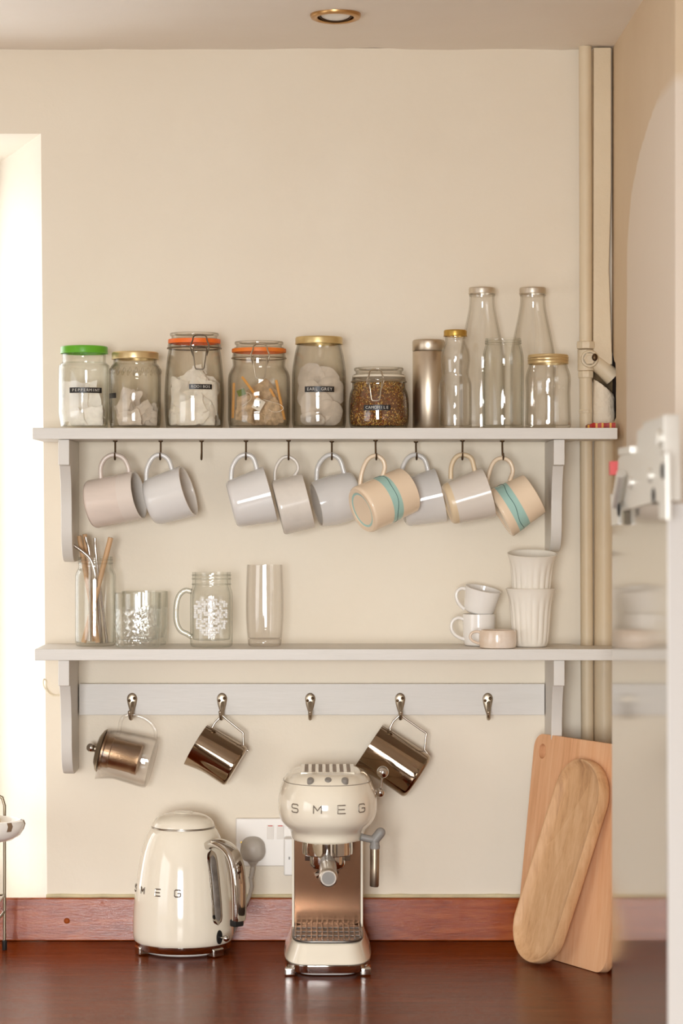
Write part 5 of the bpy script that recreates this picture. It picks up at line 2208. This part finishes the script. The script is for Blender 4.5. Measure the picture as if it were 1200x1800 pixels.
# ================================================================== RACK AT LEFT
YRk = -.105
rk = thing('wire_rack', 'grey wire rack with black foot at the left edge', 'rack', (XW(-60, YRk), YRk, CT))
m = MB()
xl0, xl1 = XW(8, YRk), XW(8, YRk) - .30
for yy in (YRk, YRk - .16):
    pts = []
    zt_ = ZW(1396, YRk)
    for (x, z) in ((xl0, CT + .012), (xl0, zt_ - .02)):
        pts.append(Vector((x, yy, z)))
    pts += [Vector((xl0 - .004, yy, zt_ - .006)), Vector((xl0 - .016, yy, zt_)), Vector((xl1 + .016, yy, zt_)), Vector((xl1 + .004, yy, zt_ - .006)), Vector((xl1, yy, zt_ - .02)), Vector((xl1, yy, CT + .012))]
    m.tube(pts, .0028, 10)
for z in (ZW(1573, YRk), ZW(1470, YRk)):
    for yy in (YRk, YRk - .16):
        m.tube([Vector((xl0, yy, z)), Vector((xl1, yy, z))], .0022, 8)
    for k in range(9):
        x = xl0 - .3 * k / 8
        m.tube([Vector((x, YRk, z)), Vector((x, YRk - .16, z))], .0018, 8)
m.tube([W(8, 1602, YRk), W(-8, 1622, YRk - .03), W(-30, 1632, YRk - .06)], .0022, 8)
m.build('wire_frame', 'rack_wire', rk)
for x in (xl0, xl1):
    for yy in (YRk, YRk - .16):
        m = MB()
        m.lathe([(0, 0), (.0042, 0), (.0045, .001), (.0043, .016), (.0028, .017), (0, .017)], 14, T(x, yy, CT + .0003))
        m.build('rubber_foot', 'rubber_black', rk)
# chipped enamel dish on the rack
zsh = ZW(1470, YRk) + .0030
ds = thing('enamel_dish', 'white enamel dish with chipped rim on the wire rack', 'dish', (XW(-60, YRk - .08), YRk - .08, zsh))
m = MB()
cxd, cyd = XW(-105, YRk - .08), YRk - .08
rr = .140
m.lathe([(0, .001), (.105, 0), (.124, .002), (.137, .010), (.1435, .020), (.1465, .029), (.1440, .0355), (.138, .037), (.133, .033), (.126, .018), (.112, .009), (0, .006)], 64, T(cxd, cyd, zsh), None, None, sy=.52)
m.bm.faces.ensure_lookup_table()
for f in m.bm.faces:
    c = f.calc_center_median()
    if c.z > zsh + .018 and noise.noise((c.x * 45, c.y * 45, 2)) > .28:
        f.material_index = 1
m.build('dish_body', ['enamel_white', 'rust_paint'], ds)
m = MB()
n = 10
rows_ = []
for j in range(7):
    t = j / 6
    rw = []
    for i in range(n + 1):
        x = XW(0, cyd) - .10 * i / n
        rw.append(m.bm.verts.new((x + .002 * math.sin(j * 2), cyd - .022 + .034 * t, zsh + .014 + .028 * math.sin(PI * t) + .003 * math.sin(i * 2.4 + j) + (.02 * (i / n)))))
    rows_.append(rw)
for j in range(6):
    for i in range(n):
        m._f([rows_[j][i], rows_[j][i + 1], rows_[j + 1][i + 1], rows_[j + 1][i]])
m._f([r_[0] for r_ in rows_])
m._f(rows_[0][::-1] + rows_[-1] if False else [rows_[0][0], rows_[-1][0], rows_[-1][n], rows_[0][n]])
single(m, 'folded_cloth', 'cloth_cream', Vector((XW(-30, cyd), cyd, zsh + .008)), 'cream ribbed cloth lying in the enamel dish', 'cloth')

# ================================================================== FRIDGE IN THE FOREGROUND
XF = XW(1103, -.03) * .5 + XW(857, -.03) * .5            # face that mirrors the hook rail
XF = .427
YF0, YF1 = -.816, -1.377
ZF = ZW(884, YF1)
fg = thing('fridge', 'tall white fridge with glossy door and zinc hinge at the right foreground', 'fridge', (.8, -1.1, 0))
m = MB()
m.box((XF + .03, YF1, 0.0005), (1.15, YF0, ZF))
m.build('fridge_body', 'fridge_white', fg, bevel=.004)
m = MB()
m.box((XF, YF1 + .0005, .05), (XF + .028, YF0 - .0005, ZF - .001))
dr = m.build('door', 'fridge_gloss', fg, bevel=.0015)
m = MB()
m.box((XF, YF1 - .006, .05), (XF + .1, YF1, ZF))
m.build('edge_trim', 'fridge_white', fg, bevel=.002)


def FP(px, py, X=XF - .004):
    """point on a plane parallel to the fridge door"""
    D = X * F / (px - VX)
    return Vector((X, D - CD, ZC - (py - VY) * D / F))


m = MB()
hg = [(1086, 806), (1094, 795), (1112, 796), (1118, 800), (1119, 756), (1128, 752), (1130, 742), (1150, 736), (1166, 728), (1169, 880), (1143, 884), (1098, 896), (1082, 900)]
m.prism([FP(a, b, XF - .006) for a, b in hg], [FP(a, b, XF - .006) + Vector((.020, 0, 0)) for a, b in hg])
hi = m.build('hinge', 'hinge_zinc', dr, bevel=.0015)
for tabp in ([(1072, 868), (1084, 872), (1086, 922), (1074, 924)], [(1156, 800), (1170, 796), (1171, 914), (1158, 912)]):
    m = MB()
    m.prism([FP(a, b, XF - .012) for a, b in tabp], [FP(a, b, XF - .012) + Vector((.006, 0, 0)) for a, b in tabp])
    m.build('hinge_tab', 'hinge_zinc', hi, bevel=.001)
m = MB()
a, b = FP(1091, 798, XF - .006), FP(1112, 792, XF - .006)
m.box((XF - .010, min(a.y, b.y), a.z - .002), (XF + .018, max(a.y, b.y), a.z + .008))
m.build('hinge_cap', 'hinge_zinc', hi, bevel=.001)
m = MB()
m.tube([FP(1092, 832, XF - .014), FP(1082, 888, XF - .014)], .007, 12)
m.build('hinge_arm', 'hinge_zinc', hi, bevel=.001)
for q in ((1110, 848, .011), (1143, 836, .012), (1160, 770, .014), (1165, 805, .010)):
    p = FP(q[0], q[1], XF - .007)
    m = MB()
    m.lathe([(0, .005), (q[2] * .6, .0045), (q[2] * .8, .002), (q[2] * .8, -.001)], 16, axes(p, Vector((0, 1, 0)), Vector((0, 0, 1)), Vector((-1, 0, 0))))
    m.build('hinge_screw', 'hinge_zinc', hi)
for q in ((1087, 896), (1148, 871), (1164, 828)):
    p = FP(q[0], q[1], XF - .013)
    m = MB()
    m.sphere(p, .005, 12, 8, (.5, 1, 2))
    m.build('hinge_slot', 'rubber_black', hi)
m = MB()
p = FP(1076, 823, XF - .006)
m.box((p.x - .004, p.y - .010, p.z - .010), (p.x + .012, p.y + .010, p.z + .010))
m.build('red_tag', 'hinge_red', hi, bevel=.001)
